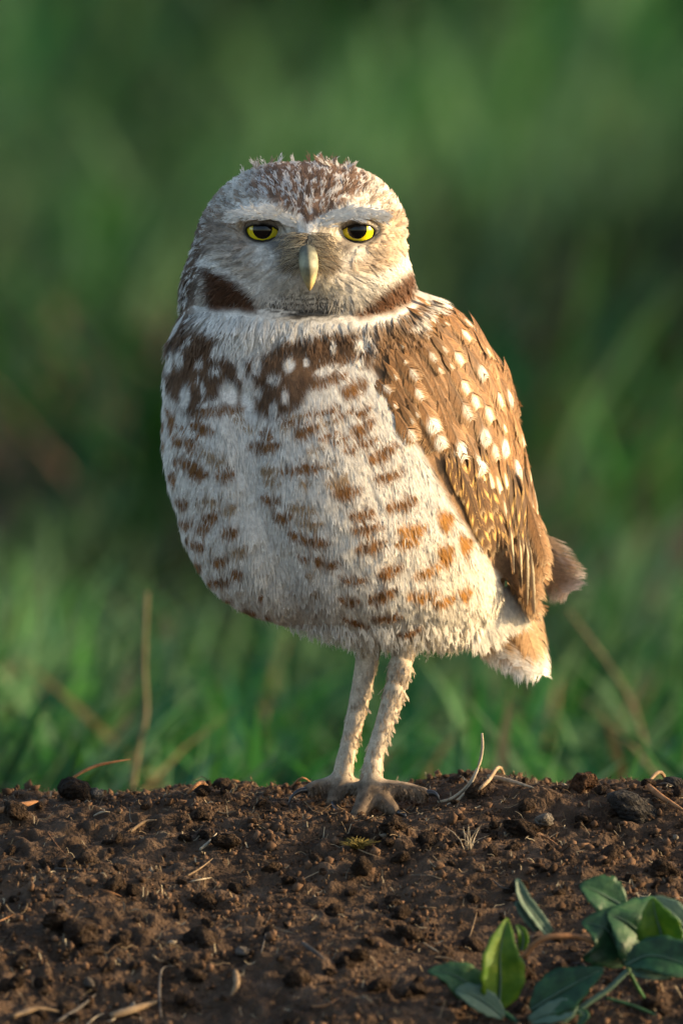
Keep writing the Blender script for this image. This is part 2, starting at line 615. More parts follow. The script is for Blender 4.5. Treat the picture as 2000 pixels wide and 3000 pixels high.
LEG_FAR = [(850, 1430, 60, 40), (846, 1490, 45, 29), (834, 1560, 36, 25), (817, 1640, 28, 22), (801, 1710, 20, 20), (789, 1765, 14, 23), (786, 1800, 8, 27)]
LEG_NEAR = [(935, 1430, 40, 38), (925, 1500, 10, 29), (907, 1580, -8, 26), (883, 1660, -26, 22), (861, 1730, -42, 21), (852, 1780, -52, 24), (852, 1822, -60, 30)]
TOES = [[(788, 1795, 8, 24), (752, 1806, 2, 18), (722, 1810, -6, 16), (704, 1818, -12, 12)],
        [(790, 1798, 4, 22), (776, 1822, -20, 17), (764, 1838, -40, 14), (758, 1848, -50, 11)],
        [(786, 1798, 14, 20), (820, 1806, 40, 15), (840, 1806, 62, 11)],
        [(852, 1815, -60, 26), (905, 1812, -62, 17), (950, 1818, -66, 16), (982, 1826, -72, 12)],
        [(850, 1818, -64, 26), (836, 1848, -92, 19), (822, 1868, -112, 16), (812, 1880, -122, 12)],
        [(856, 1818, -64, 24), (886, 1846, -90, 18), (906, 1862, -106, 14), (915, 1868, -112, 10)],
        [(848, 1815, -54, 22), (818, 1812, -30, 15), (800, 1812, -16, 11)]]

AV, AF = [], []
for V, F in [loft(HEAD, 120, 160, 2.25, 0, head_extra), loft(BODY, 90, 120, 2.1, .20, body_extra), wing_slab(), limb(LEG_FAR), limb(LEG_NEAR)] + [limb([(a_, b_, d_, r_ * (1.12 + .13 * (i % 2))) for i, (a_, b_, d_, r_) in enumerate(t)], 10) for t in TOES]:
    o = len(AV)
    AV += [tuple(v) for v in V]
    AF += [tuple(i + o for i in f) for f in F]
raw = mesh_py('owl_raw', AV, AF)
tmp = bpy.data.objects.new('tmp', raw)
C.objects.link(tmp)
md = tmp.modifiers.new('r', 'REMESH')
md.mode = 'VOXEL'
md.voxel_size = .0010
sm = tmp.modifiers.new('s', 'SMOOTH')
sm.factor, sm.iterations = .5, 5
dg = bpy.context.evaluated_depsgraph_get()
bme = bpy.data.meshes.new_from_object(tmp.evaluated_get(dg))
bme.name = 'body'
bpy.data.objects.remove(tmp)
bpy.data.meshes.remove(raw)
bme.materials.clear()
bme.polygons.foreach_set('use_smooth', [True] * len(bme.polygons))
bme.calc_loop_triangles()
BVc = np.empty(len(bme.vertices) * 3); bme.vertices.foreach_get('co', BVc); BVc = BVc.reshape(-1, 3)
BNn = np.empty(len(bme.vertices) * 3); bme.vertices.foreach_get('normal', BNn); BNn = BNn.reshape(-1, 3)
BT = np.empty(len(bme.loop_triangles) * 3, np.int32); bme.loop_triangles.foreach_get('vertices', BT); BT = BT.reshape(-1, 3)
bvh = BVHTree.FromPolygons([tuple(v) for v in BVc], [tuple(t) for t in BT])


def hit(X, Y):
    """body surface seen at a tracing position -> point, normal"""
    p = P(X, Y, -.3)
    d = (p - CAM).normalized()
    loc, nor, idx, dist = bvh.ray_cast(CAM + d * 4.0, d)
    return (loc, nor) if loc is not None else (None, None)


# ------------------------------------------------------------------ owl: plumage markings
def poly_in(X, Y, pts, soft):
    """soft inside mask of a polygon"""
    pts = np.array(pts, float)
    lo, hi = pts.min(0) - soft, pts.max(0) + soft
    out = np.zeros(X.shape)
    near = np.nonzero((X > lo[0]) & (X < hi[0]) & (Y > lo[1]) & (Y < hi[1]))
    X, Y = X[near], Y[near]
    inside = np.zeros(X.shape, bool)
    dist = np.full(X.shape, 1e9)
    for (xa, ya), (xb, yb) in zip(pts, np.roll(pts, -1, 0)):
        cr = ((ya > Y) != (yb > Y)) & (X < (xb - xa) * (Y - ya) / (yb - ya + 1e-9) + xa)
        inside ^= cr
        ex, ey = xb - xa, yb - ya
        t = np.clip(((X - xa) * ex + (Y - ya) * ey) / (ex * ex + ey * ey + 1e-9), 0, 1)
        dist = np.minimum(dist, np.hypot(X - xa - t * ex, Y - ya - t * ey))
    sd = np.where(inside, dist, -dist)
    out[near] = smooth(-soft, soft, sd)
    return out


def line_in(X, Y, pts, w, soft):
    dist = np.full(X.shape, 1e9)
    for (xa, ya), (xb, yb) in zip(pts[:-1], pts[1:]):
        ex, ey = xb - xa, yb - ya
        t = np.clip(((X - xa) * ex + (Y - ya) * ey) / (ex * ex + ey * ey + 1e-9), 0, 1)
        dist = np.minimum(dist, np.hypot(X - xa - t * ex, Y - ya - t * ey))
    return 1 - smooth(w - soft, w + soft, dist)


def ell_in(X, Y, cx, cy, rx, ry, rot=0, soft=.3):
    a = rad(rot)
    R_ = max(rx, ry) * (1 + soft)
    out = np.zeros(X.shape)
    near = np.nonzero((np.abs(X - cx) < R_) & (np.abs(Y - cy) < R_))
    dx, dy = X[near] - cx, Y[near] - cy
    u = (dx * math.cos(a) + dy * math.sin(a)) / rx
    v = (-dx * math.sin(a) + dy * math.cos(a)) / ry
    out[near] = 1 - smooth(1 - soft, 1 + soft, np.sqrt(u * u + v * v))
    return out


def T(z, *pts):
    return [z(*p) for p in pts]


WHITE = np.array([.82, .79, .73])
BROWN = np.array([.165, .095, .053])
BAR = np.array([.275, .130, .044])
BARL = np.array([.40, .25, .115])
DARK = np.array([.085, .040, .020])
BREAST = T(z2, (190, 60), (330, 80), (350, 150), (480, 190), (470, 300), (600, 390), (700, 290), (860, 240), (1200, 150), (1450, 130), (1490, 260),
           (1470, 420), (1300, 420), (1200, 520), (1060, 560), (1030, 640), (900, 730), (790, 740), (690, 680), (720, 560), (690, 450), (630, 480), (620, 660),
           (340, 740), (260, 720), (190, 640), (110, 560), (90, 440), (100, 250))
WHITE_ON_BROWN = [(210, 340, 35, 60, 0), (140, 370, 35, 75, 15), (335, 375, 28, 28, 0), (440, 430, 55, 26, 0), (370, 545, 18, 50, 0), (245, 600, 45, 75, 0),
                  (335, 490, 20, 25, 0), (260, 240, 35, 20, -30), (720, 390, 32, 50, 15), (930, 380, 45, 50, 0), (740, 570, 28, 36, 0), (905, 590, 33, 46, 0),
                  (840, 475, 60, 26, 0), (825, 670, 33, 50, 0), (1050, 370, 22, 35, 0), (1220, 270, 22, 45, 0), (1175, 420, 90, 34, -25), (1150, 600, 105, 40, -12),
                  (1340, 400, 105, 42, -25), (1420, 240, 70, 50, -30), (540, 570, 70, 90, 0), (620, 420, 40, 60, 0), (430, 640, 110, 22, -10), (1330, 650, 90, 35, -30),
                  (470, 300, 50, 45, 0), (170, 170, 12, 50, 30), (110, 540, 16, 90, 0)]
MARKS2 = [(480, 690, 140, 30, -6), (360, 800, 80, 38, 20), (250, 885, 85, 34, 15), (290, 1040, 70, 45, 20), (340, 1105, 50, 42, 0), (515, 1110, 62, 36, 0), (400, 960, 50, 26, 20, 1),
          (460, 1020, 60, 28, 0, 1), (780, 835, 45, 26, 0), (780, 920, 95, 38, -5), (670, 800, 40, 22, 0, 1), (1040, 820, 75, 45, -20), (1060, 1065, 85, 42, -5), (930, 1085, 50, 34, 0),
          (800, 1085, 50, 42, 0, 1), (815, 1160, 50, 22, 0, 1), (1040, 1170, 30, 25, 0, 1), (1255, 1155, 65, 42, -20, 1), (1320, 1220, 85, 50, -15), (1425, 800, 80, 42, -35),
          (1350, 930, 60, 28, -30), (1370, 560, 80, 40, -30), (1530, 980, 70, 44, -25), (225, 1295, 34, 44, 0), (150, 740, 18, 85, -15), (90, 790, 10, 40, 0), (100, 910, 10, 30, 0),
          (200, 890, 22, 35, 0), (185, 1020, 14, 30, 0), (170, 1120, 22, 45, -20), (1170, 510, 70, 18, -20), (1180, 760, 60, 22, -20, 1), (1000, 720, 80, 16, -10, 1), (1230, 480, 105, 20, -25), (1150, 690, 110, 20, -12), (1300, 715, 80, 20, -30), (960, 765, 85, 16, -5), (1190, 850, 66, 20, -15), (1280, 880, 55, 20, -25),
          (900, 800, 55, 16, 0, 1), (1110, 940, 60, 18, -10, 1), (1430, 690, 60, 26, -35), (1460, 900, 60, 24, -30), (600, 740, 40, 14, 0, 1), (210, 790, 40, 20, 20), (300, 960, 40, 20, 15), (1200, 1040, 60, 18, -15, 1)]
MARKS4 = [(222, 275, 32, 38, 0), (320, 305, 40, 36, 0), (285, 145, 12, 18, 0, 1), (375, 140, 45, 26, -10, 1), (370, 230, 46, 34, -10), (475, 190, 42, 32, -30, 1), (480, 320, 45, 38, -20),
          (280, 395, 46, 28, 25), (532, 425, 42, 32, -20, 1), (290, 520, 20, 35, 0), (405, 490, 22, 28, 0), (445, 485, 20, 32, 20), (520, 560, 30, 30, 20), (430, 605, 52, 28, 0),
          (365, 605, 14, 28, 0), (460, 720, 28, 28, 0), (585, 790, 38, 26, 10), (655, 695, 10, 22, -30), (705, 815, 18, 10, 30), (710, 130, 55, 30, 8), (780, 230, 50, 34, 0),
          (890, 180, 70, 26, 8, 1), (935, 270, 68, 28, 0, 1), (845, 335, 35, 24, 15), (960, 375, 75, 32, 10), (905, 465, 35, 22, 10), (985, 475, 30, 22, 0), (1045, 505, 60, 30, 0),
          (930, 560, 18, 25, 0, 1), (965, 680, 16, 22, 0, 1), (1237, 215, 72, 34, -12), (1270, 300, 84, 34, -12), (1290, 400, 82, 38, -12), (1195, 590, 75, 26, 0), (1395, 550, 66, 34, -20),
          (1160, 710, 55, 28, 0), (1350, 690, 78, 34, -20), (1200, 840, 70, 20, 15), (1390, 815, 70, 24, -8), (1510, 895, 65, 22, -15), (1480, 160, 80, 34, -15)]
MARKS3 = [(240, 1020, 78, 40, -30), (270, 1150, 88, 32, -15), (330, 1310, 78, 34, -15), (400, 1460, 78, 42, -12, 2), (370, 1530, 60, 24, -10, 2), (590, 1400, 42, 62, -20, 2),
          (705, 1535, 30, 66, -25, 2), (490, 1690, 78, 30, -25, 2), (590, 1600, 40, 66, -10, 2), (275, 1690, 62, 30, -20), (240, 1820, 78, 28, -18), (460, 1835, 78, 34, -10, 2),
          (585, 1860, 65, 28, -28, 2), (700, 1820, 24, 46, 30, 2), (250, 1950, 80, 20, -5), (385, 2035, 62, 20, -15), (130, 870, 64, 36, -35), (60, 650, 72, 40, -25)]
WING_POLY = [(880, 770), (975, 690), (1060, 690), (1150, 780), (1230, 950), (1270, 1150), (1300, 1350), (1240, 1430), (1200, 1400), (1150, 1330), (1095, 1245), (1035, 1160),
             (985, 1065), (925, 975), (885, 905), (852, 840)]
CROWN = [(585, 400), (640, 350), (700, 340), (780, 350), (840, 395), (845, 430), (800, 458), (770, 485), (735, 508), (706, 515), (680, 508), (648, 470), (600, 452), (565, 430)]


def put(c, m, col):
    m = np.clip(m, 0, 1)
    i = np.nonzero(m > .002)
    col = np.asarray(col)
    c[i] = c[i] + ((col[i] if col.ndim > 1 else col) - c[i]) * m[i][..., None]
    return c


def plumage(X, Y, ny, fr, head):
    """feather colour at a place on the bird; fr: a random number per feather"""
    wx = X + 4 * vnoise(X / 26, Y / 26, 0, 21) + 2 * vnoise(X / 9, Y / 9, 0, 22)
    wy = Y + 3.5 * vnoise(X / 26, Y / 26, 5, 23) + 2 * vnoise(X / 9, Y / 9, 5, 24)
    c = np.broadcast_to(WHITE, X.shape + (3,)).copy()
    fr2 = (fr * 7.31) % 1
    # --- breast and belly
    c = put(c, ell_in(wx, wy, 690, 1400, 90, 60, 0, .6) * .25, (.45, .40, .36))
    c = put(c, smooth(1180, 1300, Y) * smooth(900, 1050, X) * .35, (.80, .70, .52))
    br = poly_in(wx, wy, BREAST, 7)
    c = put(c, br, BROWN * (.8 + .45 * fr)[..., None])
    for (a, b, rx, ry, ro) in WHITE_ON_BROWN:
        x_, y_ = z2(a, b)
        c = put(c, ell_in(wx, wy, x_, y_, rx * .31, ry * .32, ro), WHITE)
    for z, k, marks in ((z2, .35, MARKS2), (z4, .4, MARKS4), (z3, .4067, MARKS3)):
        for mk in marks:
            x_, y_ = z(mk[0], mk[1])
            tone = mk[5] if len(mk) > 5 else 0
            # pointed at the feather shaft
            rx_, ry_ = mk[2] * k * 1.15 + 3, mk[3] * k * .84
            m = ell_in(wx, wy + .45 * ry_ * np.minimum(((wx - x_) / rx_) ** 2, 4), x_, y_ + .12 * ry_, rx_, ry_, mk[4], .22)
            m = np.maximum(m, ell_in(wx, wy, x_ + mk[3] * k * .1, y_ + mk[3] * k * .75, 3.2, mk[3] * k * .55, 0, .4))
            c = put(c, m * (1.0, .9, 1.0)[tone], (BAR, BARL, np.array([.50, .24, .055]))[tone] * (.82 + .35 * fr)[..., None])
    c = put(c, poly_in(wx, wy, WING_POLY, 8), np.array([.27, .16, .085]) * (.75 + .5 * fr)[..., None])
    # --- head
    h = smooth(775, 750, Y) * (head == 1)
    k = np.broadcast_to(np.array([.76, .71, .63]), c.shape).copy()
    streak = (fr2 < .34).astype(float)
    k = put(k, streak * smooth(30, -60, Y - 560) * .8, (.36, .26, .18))
    nape = smooth(505, 455, wx + .22 * (Y - 560)) * smooth(430, 520, Y)
    k = put(k, nape * (fr < .68), np.array([.15, .095, .06]))
    k = put(k, nape * (fr >= .68), WHITE)
    k = put(k, ell_in(wx, wy, 522, 552, 62, 34, 10, .5) * .75, (.38, .31, .25))
    k = put(k, ell_in(wx, wy, 505, 510, 40, 26, -30, .5) * .6, (.33, .25, .19))
    k = put(k, ell_in(wx, wy, 540, 612, 60, 22, 15, .5) * .5, (.44, .35, .26))
    k = put(k, ell_in(wx, wy, 888, 556, 55, 40, 0, .5) * .7, (.56, .40, .25))  # cheek on the sun side: sunlit warm tan put into the colour
    k = put(k, ell_in(wx, wy, 860, 608, 60, 22, -10, .5) * .6, (.55, .38, .22))
    k = put(k, ell_in(wx, wy, 900, 498, 36, 18, 20, .5) * .7, (.42, .27, .15))
    th_ = np.arctan2(Y - 575, X - 708)
    k = k * (.86 + .26 * vnoise(th_ * 22, np.hypot(X - 708, Y - 575) / 38, 0, 91) + .12 * vnoise(th_ * 50, np.hypot(X - 708, Y - 575) / 24, 0, 92))[..., None]
    cr = poly_in(wx, wy, CROWN, 9)
    k = put(k, cr * (fr < .60), np.array([.20, .125, .085]) * (.7 + .8 * fr2)[..., None])
    k = put(k, cr * (fr >= .60), (.68, .64, .60))
    k = put(k, line_in(wx, wy, [(706, 530), (680, 512), (650, 492), (610, 480), (565, 484), (540, 494)], 13, 7), WHITE)
    k = put(k, line_in(wx, wy, [(706, 530), (735, 512), (768, 494), (815, 480), (862, 486)], 13, 7), WHITE)
    k = put(k, ell_in(wx, wy, 600, 510, 44, 5, -2, .4) * .5, (.12, .11, .11))
    k = put(k, ell_in(wx, wy, 824, 508, 42, 5, 0, .4) * .5, (.13, .11, .10))
    k = put(k, line_in(wx, wy, [(556, 504), (590, 499), (620, 500), (642, 512), (656, 534), (652, 552)], 3.2, 3) * .65, (.075, .07, .068))
    k = put(k, line_in(wx, wy, [(772, 556), (768, 535), (782, 514), (804, 501), (836, 499), (866, 506)], 3.0, 3) * .65, (.085, .07, .06))
    k = put(k, ell_in(wx, wy, 636, 560, 26, 17, -25, .5) * .85, (.11, .105, .10))
    k = put(k, ell_in(wx, wy, 792, 562, 20, 20, 30, .5) * .85, (.11, .09, .08))
    k = put(k, ell_in(wx, wy, 600, 556, 40, 6, 0, .5) * .6, (.2, .19, .18))
    k = put(k, ell_in(wx, wy, 825, 560, 40, 5, 0, .5) * .6, (.22, .19, .15))
    k = put(k, ell_in(wx, wy, 672, 580, 36, 46, 20, .5) * .7, (.40, .34, .25))
    k = put(k, ell_in(wx, wy, 746, 580, 34, 46, -20, .5) * .7, (.46, .36, .22))
    k = put(k, ell_in(wx, wy, 664, 606, 28, 22, 0, .5) * .85, (.13, .09, .06))
    k = put(k, ell_in(wx, wy, 755, 608, 26, 21, 0, .5) * .8, (.14, .09, .055))
    k = put(k, ell_in(wx, wy, 704, 549, 24, 12, 0, .5) * .85, (.10, .11, .095))
    k = put(k, line_in(wx, wy, [(462, 604), (520, 634), (575, 662), (640, 690)], 13, 6), WHITE)
    k = put(k, line_in(wx, wy, [(958, 606), (905, 628), (850, 660), (790, 688)], 13, 6), (.80, .76, .68))
    k = put(k, ell_in(wx, wy, 705, 668, 70, 26, 0, .4) * .8, (.56, .54, .47))
    rr = np.sqrt((X - 705) ** 2 * .40 + (Y - 590) ** 2) + 4 * vnoise(X / 16, Y / 16, 1, 31)
    k = put(k, ell_in(wx, wy, 706, 706, 106, 34, 0, .35) * smooth(.1, .6, np.sin(rr * 2 * np.pi / 12.0) + .5 * vnoise(X / 14, Y / 5, 2, 33)) * .9, (.055, .05, .042))
    k = put(k, ell_in(wx, wy, 708, 724, 58, 9, 0, .4) * .9, (.03, .027, .024))
    dark = DARK * (.7 + .7 * fr)[..., None]
    k = put(k, poly_in(wx, wy, [(462, 612), (500, 628), (545, 652), (580, 688), (596, 722), (540, 718), (482, 712), (464, 680)], 11), dark)
    k = put(k, poly_in(wx, wy, [(944, 622), (966, 642), (954, 690), (905, 716), (832, 736), (808, 727), (858, 694), (908, 652)], 11), dark * np.array([1.5, 1.45, 1.4]))
    c = c + (k - c) * h[..., None]
    c = put(c, poly_in(wx, wy, [(846, 756), (905, 738), (966, 696), (1000, 696), (930, 775), (865, 812)], 6) * .9, np.array([.24, .14, .07]) * (.7 + .6 * fr)[..., None])
    collar = poly_in(wx, wy, [(450, 722), (590, 727), (640, 739), (710, 743), (800, 743), (860, 738), (905, 724), (950, 699), (954, 704), (905, 734), (850, 750), (760, 764), (700, 778),
                              (645, 788), (595, 822), (558, 832), (528, 798), (480, 772), (455, 748)], 7)
    c = put(c, collar, WHITE)
    # --- back and legs
    back = smooth(.15, .5, ny) * smooth(1390, 1330, Y)
    c = put(c, back * smooth(1500, 1440, Y), np.array([.27, .16, .085]) * (.75 + .5 * fr)[..., None])
    c = put(c, back * (fr2 < .16) * smooth(1500, 1440, Y), WHITE)
    c = put(c, (head == 3) * 1.0, np.array([.30, .17, .075]) * (.7 + .6 * fr)[..., None])
    leg = smooth(1468, 1490, Y) * (head == 2)
    c = put(c, leg, np.array([.54, .45, .34]) * (.75 + .4 * fr)[..., None])
    c = put(c, leg * (fr2 < .06), (.36, .26, .17))
    c = put(c, smooth(1765, 1810, Y) * (head == 2), np.array([.155, .112, .078]) * (.45 + 1.0 * fr)[..., None])
    return c


M_body = mat_tone('skin_and_down', .8, .15, 0, .2, nscale=1500)
M_plume = mat_tone('plumage', .7, .2, .22, .14, nscale=700)
bX, bY = unP(BVc)
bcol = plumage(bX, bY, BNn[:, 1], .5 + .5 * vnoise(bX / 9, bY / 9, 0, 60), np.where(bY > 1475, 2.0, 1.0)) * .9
a = bme.color_attributes.new('tone', 'FLOAT_COLOR', 'POINT')
c4 = np.ones((len(BVc), 4), np.float32); c4[:, :3] = bcol
a.data.foreach_set('color', c4.ravel())
body = own(link('body', bme, mat=M_body))

# ------------------------------------------------------------------ owl: feathers
def template(L, W, nb, bw, lift, R, r, loose=.12, blunt=.5, dome=.12, fan=.32, slope=9.0):
    """one feather: barbs leaving a shaft. returns V, F, t (along), v (across), barb id, barb fraction"""
    t0 = np.sort(r.uniform(.04, .97, nb))
    side = np.where(np.arange(nb) % 2 == 0, 1.0, -1.0)
    f = (1 - t0 ** 3.2) ** blunt * np.minimum(1, t0 * 3.2 + .35)
    a = fan * (1 - .45 * t0)
    tipx = np.minimum(t0 + a, 1.03 - loose * .6 * r.random(nb)) * L * (1 + r.normal(0, loose * .3, nb))
    tipy = side * W * f * (1 + r.normal(0, loose, nb))
    bx, by = t0 * L, side * W * .03
    tipy = np.sign(tipy) * np.minimum(np.abs(tipy), slope * np.maximum(tipx - bx, L * .04))
    mx = bx + (tipx - bx) * .48
    my = by + (tipy - by) * .60
    V = np.zeros((nb, 5, 3))
    dx, dy = tipx - bx, tipy - by
    ln = np.hypot(dx, dy) + 1e-9
    px, py = -dy / ln, dx / ln
    w = bw * .5 * r.uniform(.8, 1.25, nb)
    V[:, 0, 0], V[:, 0, 1] = bx - px * w, by - py * w
    V[:, 1, 0], V[:, 1, 1] = bx + px * w, by + py * w
    V[:, 2, 0], V[:, 2, 1] = mx - px * w * .9, my - py * w * .9
    V[:, 3, 0], V[:, 3, 1] = mx + px * w * .9, my + py * w * .9
    V[:, 4, 0], V[:, 4, 1] = tipx, tipy
    V[..., 2] = lift * V[..., 0] - V[..., 0] ** 2 / (2 * R) - dome * V[..., 1] ** 2 / max(W, 1e-6)
    V[:, 4, 2] += r.normal(0, loose * .4, nb) * W
    F = np.array([(0, 1, 3), (0, 3, 2), (2, 3, 4)])
    F = (np.arange(nb)[:, None, None] * 5 + F).reshape(-1, 3)
    V = V.reshape(-1, 3)
    return V, F, V[:, 0] / L, V[:, 1] / W, np.repeat(np.arange(nb), 5), np.tile([0, 0, .5, .5, 1.0], nb)


def sample_surface(n, keep, cell, seed):
    """scattered roots on the body, thinned so that none share a cell"""
    r = np.random.default_rng(seed)
    p = BVc[BT]
    ar = np.linalg.norm(np.cross(p[:, 1] - p[:, 0], p[:, 2] - p[:, 0]), axis=1)
    idx = r.choice(len(BT), n, p=ar / ar.sum())
    u, v = r.random(n), r.random(n)
    fl = u + v > 1
    u[fl], v[fl] = 1 - u[fl], 1 - v[fl]
    q = p[idx]
    pos = q[:, 0] + (q[:, 1] - q[:, 0]) * u[:, None] + (q[:, 2] - q[:, 0]) * v[:, None]
    m = BNn[BT[idx]]
    nor = m[:, 0] * (1 - u - v)[:, None] + m[:, 1] * u[:, None] + m[:, 2] * v[:, None]
    nor /= np.linalg.norm(nor, axis=1)[:, None] + 1e-9
    X, Y = unP(pos)
    k = keep(X, Y, pos, nor, r)
    pos, nor, X, Y = pos[k], nor[k], X[k], Y[k]
    key = np.floor(pos / cell).astype(np.int64)
    _, first = np.unique(key[:, 0] * 73856093 ^ key[:, 1] * 19349663 ^ key[:, 2] * 83492791, return_index=True)
    first = r.permutation(first)
    return pos[first], nor[first], X[first], Y[first]


def frames(nor, flow):
    d = flow - nor * np.sum(flow * nor, 1)[:, None]
    d /= np.linalg.norm(d, axis=1)[:, None] + 1e-9
    b = np.cross(nor, d)
    return np.stack([d, b, nor], 2)          # columns


def grow(name, pos, nor, X, Y, flow, temps, scale, twist, jit, head, seed, sink=.0003):
    """plant feathers on roots; returns one mesh"""
    r = np.random.default_rng(seed)
    n = len(pos)
    M = frames(nor, flow)
    an = r.normal(0, twist, n)
    ca, sa = np.cos(an), np.sin(an)
    d = M[:, :, 0] * ca[:, None] + M[:, :, 1] * sa[:, None]
    M = np.stack([d, np.cross(M[:, :, 2], d), M[:, :, 2]], 2)
    which = r.integers(0, len(temps), n)
    Vs, Fs, Cs, off = [], [], [], 0
    for k, (V, F, t, v, bid, bf) in enumerate(temps):
        sel = np.where(which == k)[0]
        if len(sel) == 0:
            continue
        sc = (scale[sel] * r.uniform(.8, 1.2, len(sel)))
        W_ = np.einsum('nij,vj->nvi', M[sel], V) * sc[:, None, None] + (pos[sel] - nor[sel] * sink)[:, None, :]
        fr = r.random(len(sel))
        vx, vy = unP(W_.reshape(-1, 3))
        nb = bid.max() + 1
        bj = r.normal(0, jit, (len(sel), nb))[:, bid]
        # streaky edges: every barb reads the markings a little further up or down its feather
        dpx = (M[sel][:, 0, 0] / S)[:, None] * bj * S
        dpy = (-M[sel][:, 2, 0] / S)[:, None] * bj * S
        vx = vx + dpx.ravel()
        vy = vy + dpy.ravel()
        frv = np.repeat(fr[:, None], len(V), 1).ravel()
        nyv = np.repeat(nor[sel][:, 1][:, None], len(V), 1).ravel()
        hv = np.repeat(head[sel][:, None], len(V), 1).ravel()
        col = plumage(vx, vy, nyv, frv, hv)
        fb = np.repeat(r.uniform(.90, 1.07, len(sel))[:, None], len(V), 1).ravel()[:, None]
        bb = fb * np.repeat(r.uniform(.86, 1.05, (len(sel), nb))[:, bid].ravel()[:, None], 3, 1)
        Vs.append(W_.reshape(-1, 3))
        Fs.append((np.arange(len(sel))[:, None, None] * len(V) + F).reshape(-1, 3) + off)
        bb = bb * np.tile(.84 + .20 * smooth(.25, .85, t), len(sel))[:, None]      # downy grey bases, clean tips; also paints shading between feather layers
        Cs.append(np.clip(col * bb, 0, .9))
        off += len(sel) * len(V)
    return mesh_np(name, np.concatenate(Vs), np.concatenate(Fs), np.concatenate(Cs))


def eye_dist(X, Y):
    d = np.full(X.shape, 1e9)
    for ex, ey in EYES:
        d = np.minimum(d, np.hypot((X - ex) / 42, (Y - ey - 1) / 19))
    return d


def is_head(X, Y, pos):
    return (Y < 772) & (X < 985) & (pos[:, 1] < .034 + .00004 * (760 - Y)) & ~((X > 955) & (Y > 700))


def in_wing(X, Y, m=0):
    return poly_in(X, Y, WING_POLY, 1) > .5


tr = np.random.default_rng(5)
# breast, belly, back
T_body = [template(.0150, .0034, 36, .00030, .085, .16, tr, .18, .45, .07, .58, .26) for _ in range(8)]
pos, nor, X, Y = sample_surface(150000, lambda X, Y, p, n, r: (Y > 722) & (Y < 1448) & ~((X > 1140) & (Y > 1320)) & ~in_wing(X, Y) & ~(is_head(X, Y, p) & (Y < 730)), .0022, 51)
flow = np.stack([.10 + (X - 650) / 1500, .25 + 0 * X, -1 + 0 * X], 1)
cl = np.exp(-((X - np.interp(Y, [820, 1100, 1300, 1440], [545, 580, 650, 710])) / 70) ** 2)
flow[:, 0] += cl * np.sign(X - np.interp(Y, [820, 1100, 1300, 1440], [545, 580, 650, 710])) * -.12
flow[:, 0] += smooth(900, 1100, X) * smooth(1000, 1200, Y) * .25
hang = np.maximum(smooth(1390, 1450, Y) * .5, smooth(790, 765, Y) * .75)[:, None]
nor = nor * np.concatenate([1 + 0 * hang, 1 + 0 * hang, 1 - .85 * hang], 1)
nor = nor / (np.linalg.norm(nor, axis=1)[:, None] + 1e-9)
sc = np.interp(Y, [740, 800, 950, 1100, 1340, 1440], [.75, .75, .9, 1.0, .95, .42])
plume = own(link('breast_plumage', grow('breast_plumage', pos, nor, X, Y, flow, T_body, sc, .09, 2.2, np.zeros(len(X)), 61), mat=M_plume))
tag(plume, 'soft white barbs with brown bars and spots', kind='stuff')

# thin barbs hanging below the belly
T_fr = [template(.0075, .0016, 8, .00022, .08, .09, tr, .4, .5, .05, .6, .2) for _ in range(6)]
pos, nor, X, Y = sample_surface(90000, lambda X, Y, p, n, r: (Y > 1418) & (Y < 1468) & (X < 1130) & (n[:, 1] < .3) & (r.random(len(X)) < smooth(600, 800, X)), .0021, 57)
nor = nor * np.array([1, 1, .1])
nor = nor / (np.linalg.norm(nor, axis=1)[:, None] + 1e-9)
flow = np.stack([.12 + (X - 800) / 1600, .15 + 0 * X, -1 + 0 * X], 1)
fg = own(link('belly_fringe', grow('belly_fringe', pos, nor, X, Y, flow, T_fr, np.interp(X, [620, 800], [.45, .95]), .22, 2, np.zeros(len(X)), 67), mat=M_plume))
tag(fg, 'thin white barbs hanging below the belly', kind='stuff')

# head
T_head = [template(.0080, .0013, 12, .00032, .12, .090, tr, .3, .5, .06, .65, .22) for _ in range(8)]


def head_keep(X, Y, p, n, r):
    return is_head(X, Y, p) & (eye_dist(X, Y) > 1.08) & ~((np.hypot((X - 709) / 26, (Y - 605) / 62) < 1) & (n[:, 1] < 0))


def head_flow(X, Y, pos):
    cx, cy = 708, 585
    fx, fz = (X - cx) / 260, -(Y - cy) / 260
    fy = .25 + 0 * X
    up = smooth(470, 400, Y)
    fy = fy + 1.2 * up
    fz = fz * (1 - .3 * up)
    down = smooth(640, 720, Y)
    fx = fx * (1 - .75 * down)
    fz = fz * (1 - down) - down
    side = smooth(150, 230, np.abs(X - 690)) * smooth(480, 600, Y)
    fz = fz - .7 * side
    for ex, ey in EYES:
        d = np.hypot(X - ex, (Y - ey) * 1.3)
        k = np.exp(-(d / 62) ** 4)
        fx = fx * (1 - k) + k * (X - ex) / 30
        fz = fz * (1 - k) - k * (Y - ey) / 30
    return np.stack([fx, fy, fz], 1)


pos, nor, X, Y = sample_surface(140000, head_keep, .00175, 52)
e = eye_dist(X, Y)
sc = np.interp(Y, [360, 450, 520, 700, 740], [.75, .72, .85, 1.05, 1.3]) * np.interp(e, [1, 1.5, 2.4], [.32, .6, 1])
sc *= np.interp(np.hypot(X - 708, Y - 600), [0, 60, 120], [.6, .75, 1])
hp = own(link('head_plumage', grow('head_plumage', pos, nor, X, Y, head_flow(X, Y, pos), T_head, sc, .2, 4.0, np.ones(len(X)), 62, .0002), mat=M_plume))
tag(hp, 'short pale feathers with brown streaks, white brows and dark collar patches', kind='stuff')

